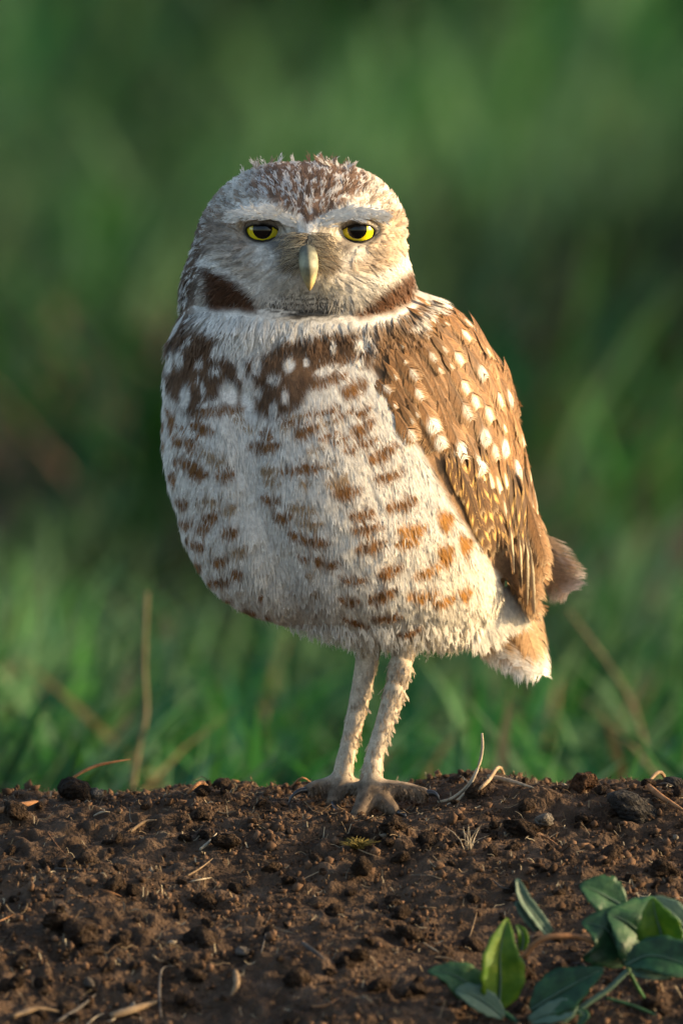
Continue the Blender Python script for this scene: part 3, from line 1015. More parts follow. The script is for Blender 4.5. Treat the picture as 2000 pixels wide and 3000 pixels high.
# loose tufts standing up from the crown
T_tuft = [template(.0052, .0010, 11, .00024, .3, -.03, tr, .35, .5, .05, .6, .25) for _ in range(5)]
tp = [hit(x, y) for x, y in [(590, 392), (612, 386), (630, 380), (655, 374), (668, 373), (690, 372), (712, 371), (745, 374), (758, 378), (778, 383), (560, 408), (728, 372), (640, 378), (675, 374)] + [(560 + 250 * i / 90 + tr.normal(0, 6), 372 + 30 * ((i - 42) / 48) ** 2) for i in range(90)]]
tp = [q for q in tp if q[0] is not None]
pos = np.array([q[0] for q in tp]); nor = np.array([q[1] for q in tp]); X, Y = unP(pos)
flow = np.tile([.05, .25, .9], (len(pos), 1)) + tr.normal(0, .3, (len(pos), 3))
nn = nor + np.array([0, -.4, .2]); nn /= np.linalg.norm(nn, axis=1)[:, None]
tf = own(link('crown_tuft', grow('crown_tuft', pos, nn, X, Y, flow, T_tuft, np.full(len(pos), 1.0), .4, 3, np.ones(len(X)), 63), mat=M_plume))
tag(tf, 'loose ruffled feather tips on the crown', kind='stuff')

# brows: long feathers sweeping outward over the upper lids
T_brow = [template(.0078, .0011, 11, .00030, .05, .25, tr, .3, .5, .05, .65, .2) for _ in range(6)]
rp, rX, rY, rf = [], [], [], []
for (ex, ey) in EYES:
    sg = 1 if ex > 708 else -1
    for i in range(150):
        u = tr.random()
        x_ = 706 + sg * (22 + 128 * u) + tr.normal(0, 3)
        y_ = np.interp(u, [0, .25, .5, .75, 1], [527, 506, 500, 500, 504]) + tr.uniform(-20, -2)
        q, _n = hit(x_, y_)
        if q is None:
            continue
        rp.append(tuple(q)); rX.append(x_); rY.append(y_)
        rf.append((sg * 1.0, .10, np.interp(u, [0, .3, .6, 1], [.35, .12, -.14, -.22]) + tr.normal(0, .08)))
pos, X, Y = np.array(rp), np.array(rX), np.array(rY)
nor = np.tile(np.array([0, -.97, .22]), (len(pos), 1))
bw_ = own(link('brow_feather', grow('brow_feather', pos, nor, X, Y, np.array(rf), T_brow, np.full(len(X), .85), .1, 1.5, np.full(len(X), 4.0), 68, -.0003), mat=M_plume))
tag(bw_, 'white brow feathers overhanging the eyes', kind='stuff')

# legs
T_leg = [template(.0048, .0009, 9, .00024, .085, .05, tr, .3, .5, .05, .6, .2) for _ in range(5)]
pos, nor, X, Y = sample_surface(160000, lambda X, Y, p, n, r: (Y > 1462) & (Y < 1862) & (np.interp(Y, [1760, 1862], [1, .3]) > r.random(len(X))), .0011, 53)
flow = np.stack([0 * X + .02, 0 * X, -1 + 0 * X], 1)
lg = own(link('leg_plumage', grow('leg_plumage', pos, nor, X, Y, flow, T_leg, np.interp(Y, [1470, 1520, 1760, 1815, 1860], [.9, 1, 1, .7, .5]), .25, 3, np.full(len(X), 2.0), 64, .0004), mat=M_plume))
tag(lg, 'short buff feathers on the long legs', kind='stuff')

# bristles round the beak
r = np.random.default_rng(71)
VV, FF, CC = [], [], []
for i in range(1000):
    s_ = -1 if i % 2 else 1
    X0 = 709 + s_ * abs(r.normal(0, 22))
    Y0 = r.uniform(534, 612)
    p, n = hit(X0, Y0)
    if p is None:
        continue
    an = rad(r.uniform(-25, 110))
    d = Vector((s_ * math.cos(an), 0, -math.sin(an)))
    L = r.uniform(.002, .0064)
    w = .00009
    out = Vector((0, -1.5, 0))
    pts = [p + n * .0004 + d * L * t + out * (L * (.45 * t - .42 * t * t)) + Vector((s_ * .0012 * t * t, 0, -.002 * t * t)) for t in (0, .35, .7, 1)]
    sd = d.cross(Vector((0, -1, 0))).normalized() * w
    o = len(VV)
    for q, ww in zip(pts, (1, .9, .6, .1)):
        VV += [q - sd * ww, q + sd * ww]
    FF += [(o, o + 1, o + 3, o + 2), (o + 2, o + 3, o + 5, o + 4), (o + 4, o + 5, o + 7, o + 6)]
    cc = np.array([(.46, .36, .22), (.36, .30, .22), (.10, .08, .06), (.62, .52, .36)][r.integers(0, 4)])
    CC += [cc] * 8
br = own(link('bristle', mesh_np('bristle', np.array([tuple(v) for v in VV]), np.array(FF), np.array(CC)), mat=M_plume))
tag(br, 'tan and dark bristles round the beak', kind='stuff')

# ------------------------------------------------------------------ owl: eyes, beak, claws
M_iris = mat_noise('iris', [(.3, (.62, .50, .004)), (.6, (.80, .66, .006)), (.8, (.86, .74, .02))], 500, .12, .5)
M_iris.node_tree.nodes['Principled BSDF'].inputs['Coat Weight'].default_value = 1.0
M_pupil = mat_plain('pupil', (.003, .003, .004), .05, .4, 0)
M_lid = mat_tone('eyelid', .8, .15, 0, .35, nscale=1500)
M_sclera = mat_plain('eyeball', (.012, .011, .01), .1, .5, .5)


def cap(R, a0, a1, nr=14, ns=40):
    """spherical cap facing -Y between polar angles"""
    V, F = [], []
    for i in range(nr + 1):
        a_ = a0 + (a1 - a0) * i / nr
        for j in range(ns):
            t = 2 * math.pi * j / ns
            V.append((R * math.sin(a_) * math.cos(t), -R * math.cos(a_), R * math.sin(a_) * math.sin(t)))
    for i in range(nr):
        for j in range(ns):
            j2 = (j + 1) % ns
            F.append((i * ns + j, i * ns + j2, (i + 1) * ns + j2, (i + 1) * ns + j))
    return V, F


OPEN = [[(-36, -2), (-35, -10), (-26, -13.5), (-8, -14.5), (10, -14.5), (24, -11), (34, -4), (42, 2.5), (34, 7), (22, 12), (8, 16), (-8, 16.5), (-20, 14.5), (-30, 9)],
        [(-42, 2.5), (-34, -4), (-24, -10), (-10, -15), (6, -16), (22, -15), (34, -11), (40, -3), (39, 7), (30, 14), (16, 18), (0, 18.5), (-14, 16), (-28, 9)]]
Rm = EYE_R * S
for (ex, ey), opening in zip(EYES, OPEN):
    sock, _ = hit(ex, ey)
    cyd = sock.y - .0070 + Rm
    ctr = P(ex, ey, cyd)
    eb = link('eye', mesh_py('eye', *cap(Rm, 0.0, math.pi * .62)), mat=M_sclera)
    eb.matrix_world = Matrix.Translation(ctr) @ Matrix.Rotation(rad(-7), 4, 'X')
    own(eb)
    for nm, mm, R_, a1 in (('iris', M_iris, Rm * 1.006, rad(65)), ('pupil', M_pupil, Rm * 1.016, rad(32.5))):
        q = link(nm, mesh_py(nm, *cap(R_, 0, a1)), mat=mm)
        q.parent = eb
    # almond lids: a shell hugging the ball, open in the middle
    op = np.array(opening, float) + np.array([0, 3.0])
    ang = np.arctan2(op[:, 1], op[:, 0])
    V, F = [], []
    ns = 48
    rows = (0, 0, .10, .22, .55, 1.0)
    for i, f in enumerate(rows):
        for j in range(ns):
            t = -math.pi + 2 * math.pi * j / ns
            od = np.argsort(ang)
            ro = np.interp(t, np.concatenate([ang[od] - 2 * math.pi, ang[od], ang[od] + 2 * math.pi]), np.tile(np.hypot(op[:, 0], op[:, 1])[od], 3))
            rho = ro + 17 * f
            Rs = EYE_R * ((1.02 if i == 0 else 1.05) + .05 * math.sin(min(f * 3, 1) * math.pi / 2))
            yy = -math.sqrt(max(Rs * Rs - rho * rho, 0)) if rho < Rs * .98 else -Rs * .199 + (rho - Rs * .98) * .3
            V.append(ctr + Vector((rho * math.cos(t), yy, -rho * math.sin(t))) * S)
    for i in range(len(rows) - 1):
        for j in range(ns):
            j2 = (j + 1) % ns
            F.append((i * ns + j, i * ns + j2, (i + 1) * ns + j2, (i + 1) * ns + j))
    lid = mesh_py('eyelid', V, F)
    la = lid.color_attributes.new('tone', 'FLOAT_COLOR', 'POINT')
    for i, v in enumerate(la.data):
        v.color = ((.010, .009, .008, 1), (.010, .009, .008, 1), (.016, .014, .012, 1), (.05, .045, .04, 1), (.30, .27, .24, 1), (.5, .47, .43, 1))[i // ns]
    own(link('eyelid', lid, mat=M_lid))

# beak: hooked upper mandible
pb, nb_ = hit(709, 560)
y0 = pb.y / S
rows = [(706, 558, y0 + 18, 14, 14), (706, 566, y0 + 2, 17, 18), (707, 579, y0 - 12, 20, 22), (708, 595, y0 - 23, 22.5, 24), (709, 613, y0 - 31, 22, 22), (710, 631, y0 - 34, 18, 17),
        (710.5, 649, y0 - 33, 12, 12), (711, 661, y0 - 29, 6, 6), (711, 668, y0 - 26, 1.5, 1.5)]
V, F, n = [], [], 20
sp = []
for i in range(33):
    u = i / 32 * (len(rows) - 1)
    k = min(int(u), len(rows) - 2)
    f = u - k
    f = f * f * (3 - 2 * f) * .3 + f * .7
    sp.append([a_ + (b_ - a_) * f for a_, b_ in zip(rows[k], rows[k + 1])])
for X_, Y_, D_, w_, h_ in sp:
    for j in range(n):
        t = 2 * math.pi * j / n
        cx_ = math.cos(t)
        sx_ = math.sin(t)
        ridge = (1 - abs(cx_)) ** .6 if sx_ < 0 else 0       # keel along the culmen
        V.append(P(X_ + w_ * cx_ * (1 - .18 * max(0, -sx_)), Y_, (D_ + h_ * (sx_ * .75 - .3 * ridge)) * S))
for i in range(32):
    for j in range(n):
        j2 = (j + 1) % n
        F.append((i * n + j, i * n + j2, (i + 1) * n + j2, (i + 1) * n + j))
F.append(tuple(range(n))[::-1])
F.append(tuple(range(32 * n, 33 * n)))
bk = mesh_py('beak', V, F)
ca = bk.color_attributes.new('tone', 'FLOAT_COLOR', 'POINT')
for i, v in enumerate(ca.data):
    ring = i // n / 32
    g = np.array([.13, .135, .11]) * (1 - smooth(.15, .4, ring)) + np.array([.27, .265, .18]) * smooth(.15, .4, ring) * (1 - smooth(.45, .95, ring)) + np.array([.56, .41, .16]) * smooth(.45, .95, ring)
    v.color = (*g, 1)
M_beak = mat_tone('beak_horn', .5, .35, .10, .42, nscale=260)
own(link('beak', bk, mat=M_beak))
# lower mandible tucked under the hook
V, F = tube([P(709, 628, (y0 - 8) * S), P(709, 645, (y0 - 16) * S), P(710, 656, (y0 - 20) * S), P(710, 660, (y0 - 20) * S)], [15 * S, 13 * S, 8 * S, 3 * S], 12)
lm = mesh_py('lower_beak', V, F)
lc = lm.color_attributes.new('tone', 'FLOAT_COLOR', 'POINT')
for v in lc.data:
    v.color = (.26, .24, .18, 1)
own(link('lower_beak', lm, mat=M_beak))

M_claw = mat_plain('claw', (.022, .020, .020), .32, .5, .2)


def claw(rows):
    pts = [P(a_, b_, d_ * S) for a_, b_, d_ in rows]
    sp = spline(pts, 10)
    V, F = tube(sp, [max(8.5 * (1 - i / 9) ** .8, .8) * S for i in range(10)], 8)
    own(link('claw', mesh_py('claw', V, F), mat=M_claw))


claw([(712, 1816, -10), (690, 1816, -20), (670, 1830, -28), (661, 1852, -32)])
claw([(764, 1840, -46), (770, 1856, -66), (782, 1868, -76), (796, 1872, -80)])
claw([(978, 1822, -74), (996, 1822, -78), (1006, 1832, -82), (1010, 1846, -84)])
claw([(814, 1876, -124), (804, 1884, -138), (798, 1894, -142), (796, 1902, -142)])
claw([(914, 1866, -112), (926, 1870, -122), (932, 1880, -126), (934, 1890, -126)])

# ------------------------------------------------------------------ owl: wing and tail feathers, each its own mesh object
M_vane = mat_tone('vane', .6, .25, .15, .16, True, 900)


def vane(name, L, W, nb, fn, lift, R, blunt, seed, fan=.25, dome=.18):
    r_ = np.random.default_rng(seed)
    V, F, t, v, bid, bf = template(L, W, nb, L / nb * 2.4, lift, R, r_, .07, blunt, dome, fan)
    V[:, 2] += (bid % 2) * .00003
    tj = t + r_.normal(0, .012, nb)[bid]
    col = fn(tj, v, bf)
    col = col * r_.uniform(.80, 1.16, nb)[bid][:, None]
    # shaft
    ts = np.linspace(0, .96, 7)
    sv = []
    for q in ts:
        z_ = lift * q * L - (q * L) ** 2 / (2 * R) + .00008
        w_ = .00022 * (1.1 - q) * (L / .02) ** .5
        sv += [(q * L, -w_, z_), (q * L, w_, z_)]
    o = len(V)
    V = np.concatenate([V, np.array(sv)])
    sf = []
    for i in range(6):
        sf += [(o + 2 * i, o + 2 * i + 1, o + 2 * i + 3), (o + 2 * i, o + 2 * i + 3, o + 2 * i + 2)]
    F = np.concatenate([F, np.array(sf)])
    scol = fn(np.repeat(ts, 2), np.zeros(14), np.zeros(14)) * .72
    return mesh_np(name, V, F, np.clip(np.concatenate([col, scol]), 0, .9))


W_BROWN = np.array([.295, .148, .056])
W_GOLD = np.array([.42, .235, .085])


def f_plain(t, v, bf):
    c = np.broadcast_to(W_BROWN, t.shape + (3,)).copy()
    c = put(c, smooth(.5, 1.0, t) * .4, (.42, .24, .10))
    c = put(c, (1 - smooth(.05, .22, np.abs(v))) * .45, (.13, .065, .028))
    return put(c, np.maximum(smooth(.70, .95, np.abs(v)), smooth(.90, 1.0, t)) * .6, (.58, .42, .24))


def f_spot(t, v, bf):
    c = f_plain(t, v, bf)
    return put(c, ell_in(t, v, .80, 0, .16, .36, 0, .28), (.76, .70, .60))


def f_big(t, v, bf):
    c = f_plain(t, v, bf)
    return put(c, ell_in(t, v, .80, 0, .19, .66, 0, .22), (.78, .73, .65))


def f_streak(t, v, bf):
    c = f_plain(t, v, bf)
    return put(c, ell_in(t, v, .84, .1, .14, .30, 0, .3), (.74, .68, .57))


def f_point(t, v, bf):
    c = f_plain(t, v, bf) * .8
    return put(c, ell_in(t, v, .92, 0, .26, .42, 0, .3), (.78, .68, .50))


def f_flight(t, v, bf):
    c = np.broadcast_to(np.array([.115, .056, .022]), t.shape + (3,)).copy()
    b_ = smooth(.25, .7, np.sin(t * 24 + .4)) * smooth(.12, .35, np.abs(v)) * smooth(1.0, .75, np.abs(v))
    c = put(c, b_, (.70, .42, .13))
    return put(c, smooth(.93, 1.0, t) * .7, (.55, .40, .22))


def f_primary(t, v, bf):
    c = np.broadcast_to(np.array([.085, .045, .022]), t.shape + (3,)).copy()
    c = put(c, smooth(.40, .62, v), (.66, .55, .36))
    return put(c, smooth(.1, .4, -v) * smooth(.2, .7, np.sin(t * 20)) * .7, (.36, .2, .07))


def f_tail(t, v, bf):
    c = np.broadcast_to(np.array([.42, .25, .12]), t.shape + (3,)).copy()
    c = put(c, smooth(.2, .8, np.sin(t * 15 + 1)) * .45, (.60, .46, .30))
    return put(c, smooth(.86, .96, t + .05 * np.abs(v)), (.80, .75, .68))


def f_gray(t, v, bf):
    c = np.broadcast_to(np.array([.34, .225, .14]), t.shape + (3,)).copy()
    return put(c, smooth(.86, 1.0, np.maximum(t, np.abs(v) * .95)), (.74, .62, .54))


KIND = {}
for nm, fn, L, W, nb, lift, R, blunt, fan in [('plain', f_plain, .0165, .0052, 130, .09, .085, .42, .34), ('spot', f_spot, .0155, .0048, 130, .10, .085, .45, .36),
                                              ('big', f_big, .0170, .0044, 120, .11, .085, .45, .42), ('streak', f_streak, .0120, .0024, 80, .11, .07, .5, .42),
                                              ('point', f_point, .0190, .0028, 110, .08, .12, .8, .45), ('flight', f_flight, .0330, .0042, 170, .05, .25, .5, .28),
                                              ('primary', f_primary, .0480, .0030, 190, .03, .5, .6, .2), ('tail', f_tail, .0400, .0062, 220, .02, .4, .4, .3),
                                              ('tertial', f_plain, .0280, .0046, 200, .03, .3, .45, .32), ('gray', f_gray, .0280, .0070, 260, .03, .3, .3, .36)]:
    KIND[nm] = [vane('feather_' + nm, L, W, nb, fn, lift, R, blunt, 900 + 17 * q + len(KIND) * 101, fan) for q in range(3)]
KLEN = dict(tertial=.0280, plain=.0165, spot=.0155, big=.0170, streak=.0120, point=.0190, flight=.0330, primary=.0480, tail=.0400, gray=.0280)

# short fluff over the shoulder and under the wing feathers
T_sh = [template(.0095, .0022, 24, .00036, .07, .11, tr, .2, .5, .06, .55, .3) for _ in range(5)]
pos, nor, X, Y = sample_surface(120000, lambda X, Y, p, n, r: (in_wing(X, Y) | ((n[:, 1] > .1) & (Y < 1440))) & (Y > 690) & ~is_head(X, Y, p), .0021, 54)
flow = np.stack([.55 + 0 * X, .3 + 0 * X, -.9 + 0 * X], 1)
wing = own(link('wing', grow('wing', pos, nor, X, Y, flow, T_sh, np.where(Y < 800, .8, .62), .12, 4, np.full(len(X), 3.0), 65, .0007), mat=M_plume))
tag(wing, 'folded brown wing with white spots and barred flight feathers')


def wing_flow(X, Y):
    """direction the wing feathers point, tracing units"""
    a_ = np.interp(Y, [680, 760, 850, 1000, 1200, 1420], [34, 44, 56, 64, 66, 64]) + np.interp(X, [860, 1000, 1200], [-4, 0, 14])
    return math.cos(rad(a_)), math.sin(rad(a_))


fcount = 0


def put_feather(kind, X, Y, scale=1.0, tilt=0.0, turn=0.0, at=.8, raise_=.0, dirn=None, parent=None, name='wing_feather', hitpt=None):
    """lay a feather so that its point `at` lies at X, Y on the body"""
    global fcount
    dx, dy = dirn or wing_flow(X, Y)
    L = KLEN[kind] * scale
    rx, ry = X - dx * L * at / S, Y - dy * L * at / S
    p, n = hitpt or hit(X, Y)
    if p is None:
        return None
    p2, n2 = hit(rx, ry)
    if p2 is not None and not hitpt and (p2 - p).length < L * 1.6 and n.dot(n2) > .3:
        d = (p - p2)
        nn = (n + n2 * .6).normalized()
    else:
        d = Vector((dx, 0, -dy))
        nn = n
    d = (d - nn * d.dot(nn)).normalized()
    if turn:
        d = Matrix.Rotation(turn, 3, nn) @ d
    b_ = nn.cross(d)
    M = Matrix((d, b_, nn)).transposed()
    if tilt:
        M = M @ Matrix.Rotation(-tilt, 3, 'Y')
    base = p - M.col[0] * (L * at) + nn * (.0008 + raise_)
    me = KIND[kind][fcount % 3]
    fcount += 1
    if not me.materials:
        me.materials.append(M_vane)
    o = bpy.data.objects.new(name, me)
    C.objects.link(o)
    o.parent = parent or wing
    W_ = M.to_4x4() @ Matrix.Diagonal((scale, scale, scale, 1))
    W_.translation = base
    if o.parent is owl:
        o.matrix_parent_inverse = OINV
    o.matrix_basis = W_
    return o


r = np.random.default_rng(88)
# plain coverts fill the wing
for gy_ in np.arange(700, 1150, 26):
    for gx_ in np.arange(860, 1260, 34):
        X_, Y_ = gx_ + r.uniform(-9, 9) + (17 if int(gy_ / 26) % 2 else 0), gy_ + r.uniform(-8, 8)
        q = np.array([X_]), np.array([Y_])
        fx_, fy_ = wing_flow(X_, Y_)
        q2 = np.array([X_ - fx_ * 95]), np.array([Y_ - fy_ * 95])
        if Y_ > 1012 + (X_ - 967) * .47 or not in_wing(*q)[0] or not in_wing(*q2)[0] or X_ > np.interp(Y_, [690, 780, 950, 1150], [1040, 1140, 1192, 1225]):
            continue
        put_feather('plain', X_, Y_, np.interp(Y_, [700, 850, 1100], [.72, .95, 1.15]) * r.uniform(.9, 1.1), 0, r.normal(0, .09))
# white-spotted scapulars and coverts
SPOTS = [('streak', 465, 178, .8), ('streak', 555, 190, .9), ('streak', 500, 95, .7), ('streak', 645, 170, .7), ('streak', 510, 255, .9), ('streak', 575, 215, .8), ('streak', 430, 240, .7),
         ('streak', 575, 295, .9), ('spot', 700, 300, .75), ('spot', 770, 310, .75), ('spot', 685, 365, .9), ('spot', 820, 388, 1.0), ('spot', 460, 358, .9), ('streak', 560, 435, .9),
         ('streak', 330, 415, .7), ('streak', 340, 500, .9), ('spot', 500, 480, .75), ('spot', 645, 490, .95), ('streak', 535, 550, .9), ('streak', 800, 450, 1), ('streak', 290, 590, .7),
         ('spot', 395, 580, .9), ('streak', 600, 530, .7), ('big', 775, 570, .85), ('spot', 250, 660, .9), ('spot', 425, 690, .85), ('spot', 680, 650, .95), ('spot', 870, 720, 1.0),
         ('big', 925, 710, .95), ('streak', 970, 590, 1.2), ('spot', 735, 730, 1.0), ('streak', 290, 750, .8), ('streak', 410, 800, .7), ('streak', 380, 835, .8), ('big', 505, 865, .9),
         ('spot', 690, 790, 1.15), ('spot', 810, 800, 1.1), ('big', 545, 960, .85), ('big', 790, 930, 1.0), ('big', 660, 1010, 1.05), ('big', 760, 1090, 1.1), ('big', 900, 990, 1.0),
         ('big', 970, 1110, 1.0), ('spot', 385, 920, .9), ('spot', 845, 1010, 1.1), ('streak', 990, 940, 1.4), ('streak', 890, 870, 1.1), ('streak', 985, 700, 1.2), ('streak', 900, 430, 1),
         ('streak', 860, 330, .8), ('streak', 700, 210, .7), ('streak', 760, 250, .7)]
for k_, a_, b_, s_ in SPOTS:
    X_, Y_ = z3(a_, b_)
    fx_, fy_ = wing_flow(X_, Y_)
    rt = in_wing(np.array([X_ - fx_ * 85 * s_]), np.array([Y_ - fy_ * 85 * s_]))[0]
    put_feather(k_, X_, Y_, s_ if rt else s_ * .8, rad(4) if rt else rad(16), r.normal(0, .06), .80, .0008 if rt else .0004)
# pointed greater coverts
for a_, b_, s_ in [(800, 420, 1.0), (730, 380, .9), (930, 430, 1.0), (860, 380, .9), (1010, 370, .9), (1090, 400, 1.0), (870, 660, 1.1), (890, 560, 1.0), (980, 690, 1.1), (1020, 650, 1.0),
                   (1075, 660, 1.0), (1110, 680, 1.0), (1150, 740, 1.1), (1190, 600, 1.0), (1215, 760, 1.0), (1180, 440, 1.0), (1130, 560, 1.0), (940, 640, 1.0), (650, 330, .8), (1160, 830, 1.0),
                   (1200, 900, 1.0), (1235, 970, .9), (1080, 800, 1.0)]:
    X_, Y_ = z8(a_, b_)
    put_feather('point', X_, Y_, s_ * .95, rad(1), r.normal(0, .07), .95, .0006)
# secondaries with golden bars
for a_, b_, s_, tu in [(490, 510, .62, 0), (570, 630, .72, 0), (540, 430, .6, .05), (650, 620, .8, 0), (720, 780, .9, 0), (690, 960, .85, .02), (760, 990, .95, 0), (850, 985, 1.0, 0),
                       (820, 830, .95, .04), (760, 620, .85, 0), (800, 920, .9, 0), (1000, 900, .95, 0), (1080, 1030, 1.0, 0), (1040, 960, .9, .05), (940, 820, .9, 0), (430, 440, .5, 0),
                       (600, 780, .75, 0), (640, 860, .8, 0)]:
    X_, Y_ = z8(a_, b_)
    put_feather('flight', X_, Y_, s_, 0, tu + r.normal(0, .03), .97, .0007)
# primaries, pale edged, closing to the wing tip
for a_, b_, s_, tu in [(1010, 1330, .85, .0), (1060, 1370, .9, .02), (1100, 1390, .9, .03), (1135, 1390, .9, .04), (1060, 1480, .95, -.02), (1100, 1590, 1.0, 0), (1020, 1260, .8, 0), (940, 1180, .75, 0),
                       (1130, 1560, 1.0, .03)]:
    X_, Y_ = z8(a_, b_)
    Xh, Yh = z8(a_ - 60, b_ - 120)
    p_, n_ = hit(Xh, Yh)
    if p_ is None:
        continue
    put_feather('primary', X_, Y_, s_ * .52, 0, tu, .99, .0, hitpt=(P(X_, Y_, p_.y - .0030), n_))
for a_, b_, s_, dd in [(1235, 1240, 1.2, (.30, .95)), (1180, 1430, 1.3, (.34, .94)), (1165, 1570, 1.3, (.40, .92)), (1250, 1100, 1.1, (.25, .97))]:
    X_, Y_ = z8(a_, b_)
    p_ = P(X_, Y_, .012)
    put_feather('tertial', X_, Y_, s_ * .8, 0, 0, .97, 0, dirn=dd, hitpt=(p_, Vector((.45, -.87, .2)).normalized()))

# tail: a fan of long feathers behind and below the wing tip
for X_, Y_, dep, dd, s_, nv in [(1246, 1556, .034, (.42, .91), 1.0, (.55, -.80, .1)), (1228, 1552, .032, (.46, .89), 1.0, (.35, -.92, .1)), (1206, 1550, .030, (.50, .87), 1.0, (.15, -.98, .1)),
                                (1180, 1536, .028, (.56, .83), .95, (0, -1, .1)), (1150, 1520, .027, (.64, .77), .9, (-.1, -1, .1)), (1252, 1540, .038, (.38, .92), 1.0, (.75, -.65, .1))]:
    put_feather('tail', X_, Y_, s_, 0, 0, .99, 0, dirn=dd, hitpt=(P(X_, Y_, dep), Vector(nv).normalized()), name='tail_feather', parent=owl)
for X_, Y_, dep, dd, s_, nv in [(1312, 1362, .045, (.62, .78), 1.0, (-.25, -.95, .1)), (1318, 1340, .047, (.66, .75), 1.0, (.1, -.98, .1)), (1292, 1366, .043, (.55, .83), .95, (-.3, -.93, .1))]:
    put_feather('gray', X_, Y_, s_, 0, 0, .99, 0, dirn=dd, hitpt=(P(X_, Y_, dep), Vector(nv).normalized()), name='tail_feather', parent=owl)
# white down under the tail
T_un = [template(.0135, .0024, 30, .0003, .06, .2, tr, .25, .5, .05, .6, .22) for _ in range(4)]
qp = []
for i in range(170):
    f = tr.random()
    qp.append(P(1070 + 110 * f + tr.uniform(-20, 12), 1345 + 60 * (1 - f) + tr.uniform(-25, 25), .004 + .010 * f))
pos = np.array([tuple(q) for q in qp])
nor = np.tile(np.array([.45, -.87, -.1]), (len(pos), 1))
X, Y = unP(pos)
flow = np.tile([.38, .2, -1.0], (len(pos), 1))
ud = own(link('undertail_down', grow('undertail_down', pos, nor, X, Y, flow, T_un, np.full(len(X), 1.0), .2, 2, np.zeros(len(X)), 66), mat=M_plume))
tag(ud, 'white down under the tail', kind='stuff')
#DETAILS
# ------------------------------------------------------------------ clods, stones, litter
def lump_mesh(name, seed, rough=.35, sub=3, flat=.75):
    bm = bmesh.new()
    bmesh.ops.create_icosphere(bm, subdivisions=sub, radius=1)
    V = np.array([tuple(v.co) for v in bm.verts])
    q = 1 + rough * vnoise(V[:, 0] * 1.3 + seed, V[:, 1] * 1.3, V[:, 2] * 1.3, seed) + rough * .55 * vnoise(V[:, 0] * 3 + seed, V[:, 1] * 3, V[:, 2] * 3, seed + 1) \
        + rough * .55 * vnoise(V[:, 0] * 6, V[:, 1] * 6 + seed, V[:, 2] * 6, seed + 2)
    q = np.minimum(q, 1.05 + .25 * vnoise(V[:, 0] * .9, V[:, 1] * .9 + seed, V[:, 2] * .9, seed + 7))
    g_ = np.random.default_rng(seed)
    pl = g_.normal(0, 1, (9, 3))
    pl /= np.linalg.norm(pl, axis=1)[:, None]
    cut = np.min(g_.uniform(.62, .95, 9)[:, None] / np.maximum(pl @ V.T, .05), 0)        # broken faces
    q = np.minimum(q, cut * (1 + .25 * (q - 1)))
    V = V * q[:, None] * np.array([1, .85, flat])
    for v, c in zip(bm.verts, V):
        v.co = c
    me = bpy.data.meshes.new(name)
    bm.to_mesh(me)
    bm.free()
    me.polygons.foreach_set('use_smooth', [True] * len(me.polygons))
    return me


CLODS = [lump_mesh('clod', 10 + i, .44, 3, .75) for i in range(8)]
STONES = [lump_mesh('stone', 50 + i, .26, 3, .7) for i in range(3)]
r = np.random.default_rng(300)


def lump(name, me, X, Y, wpx, label, cat, mat, group=None, sink=.35, sq=(1, 1, 1), rot=None):
    """a lump about wpx tracing units across, resting on the mound where it is seen"""
    g = ground_hit(X, Y + wpx * .25)
    R = wpx * S * .5
    o = link(name, me)
    o.location = (g.x, g.y, g.z + R * (.75 - sink * 1.0) * sq[2])
    o.rotation_euler = rot or (r.normal(0, .4), r.normal(0, .4), r.uniform(0, 6.28))
    o.scale = (R * sq[0], R * sq[1], R * sq[2])
    if mat:
        if not me.materials:
            me.materials.append(mat)
        o.material_slots[0].link = 'OBJECT'
        o.material_slots[0].material = mat
    return tag(o, label, cat, group)


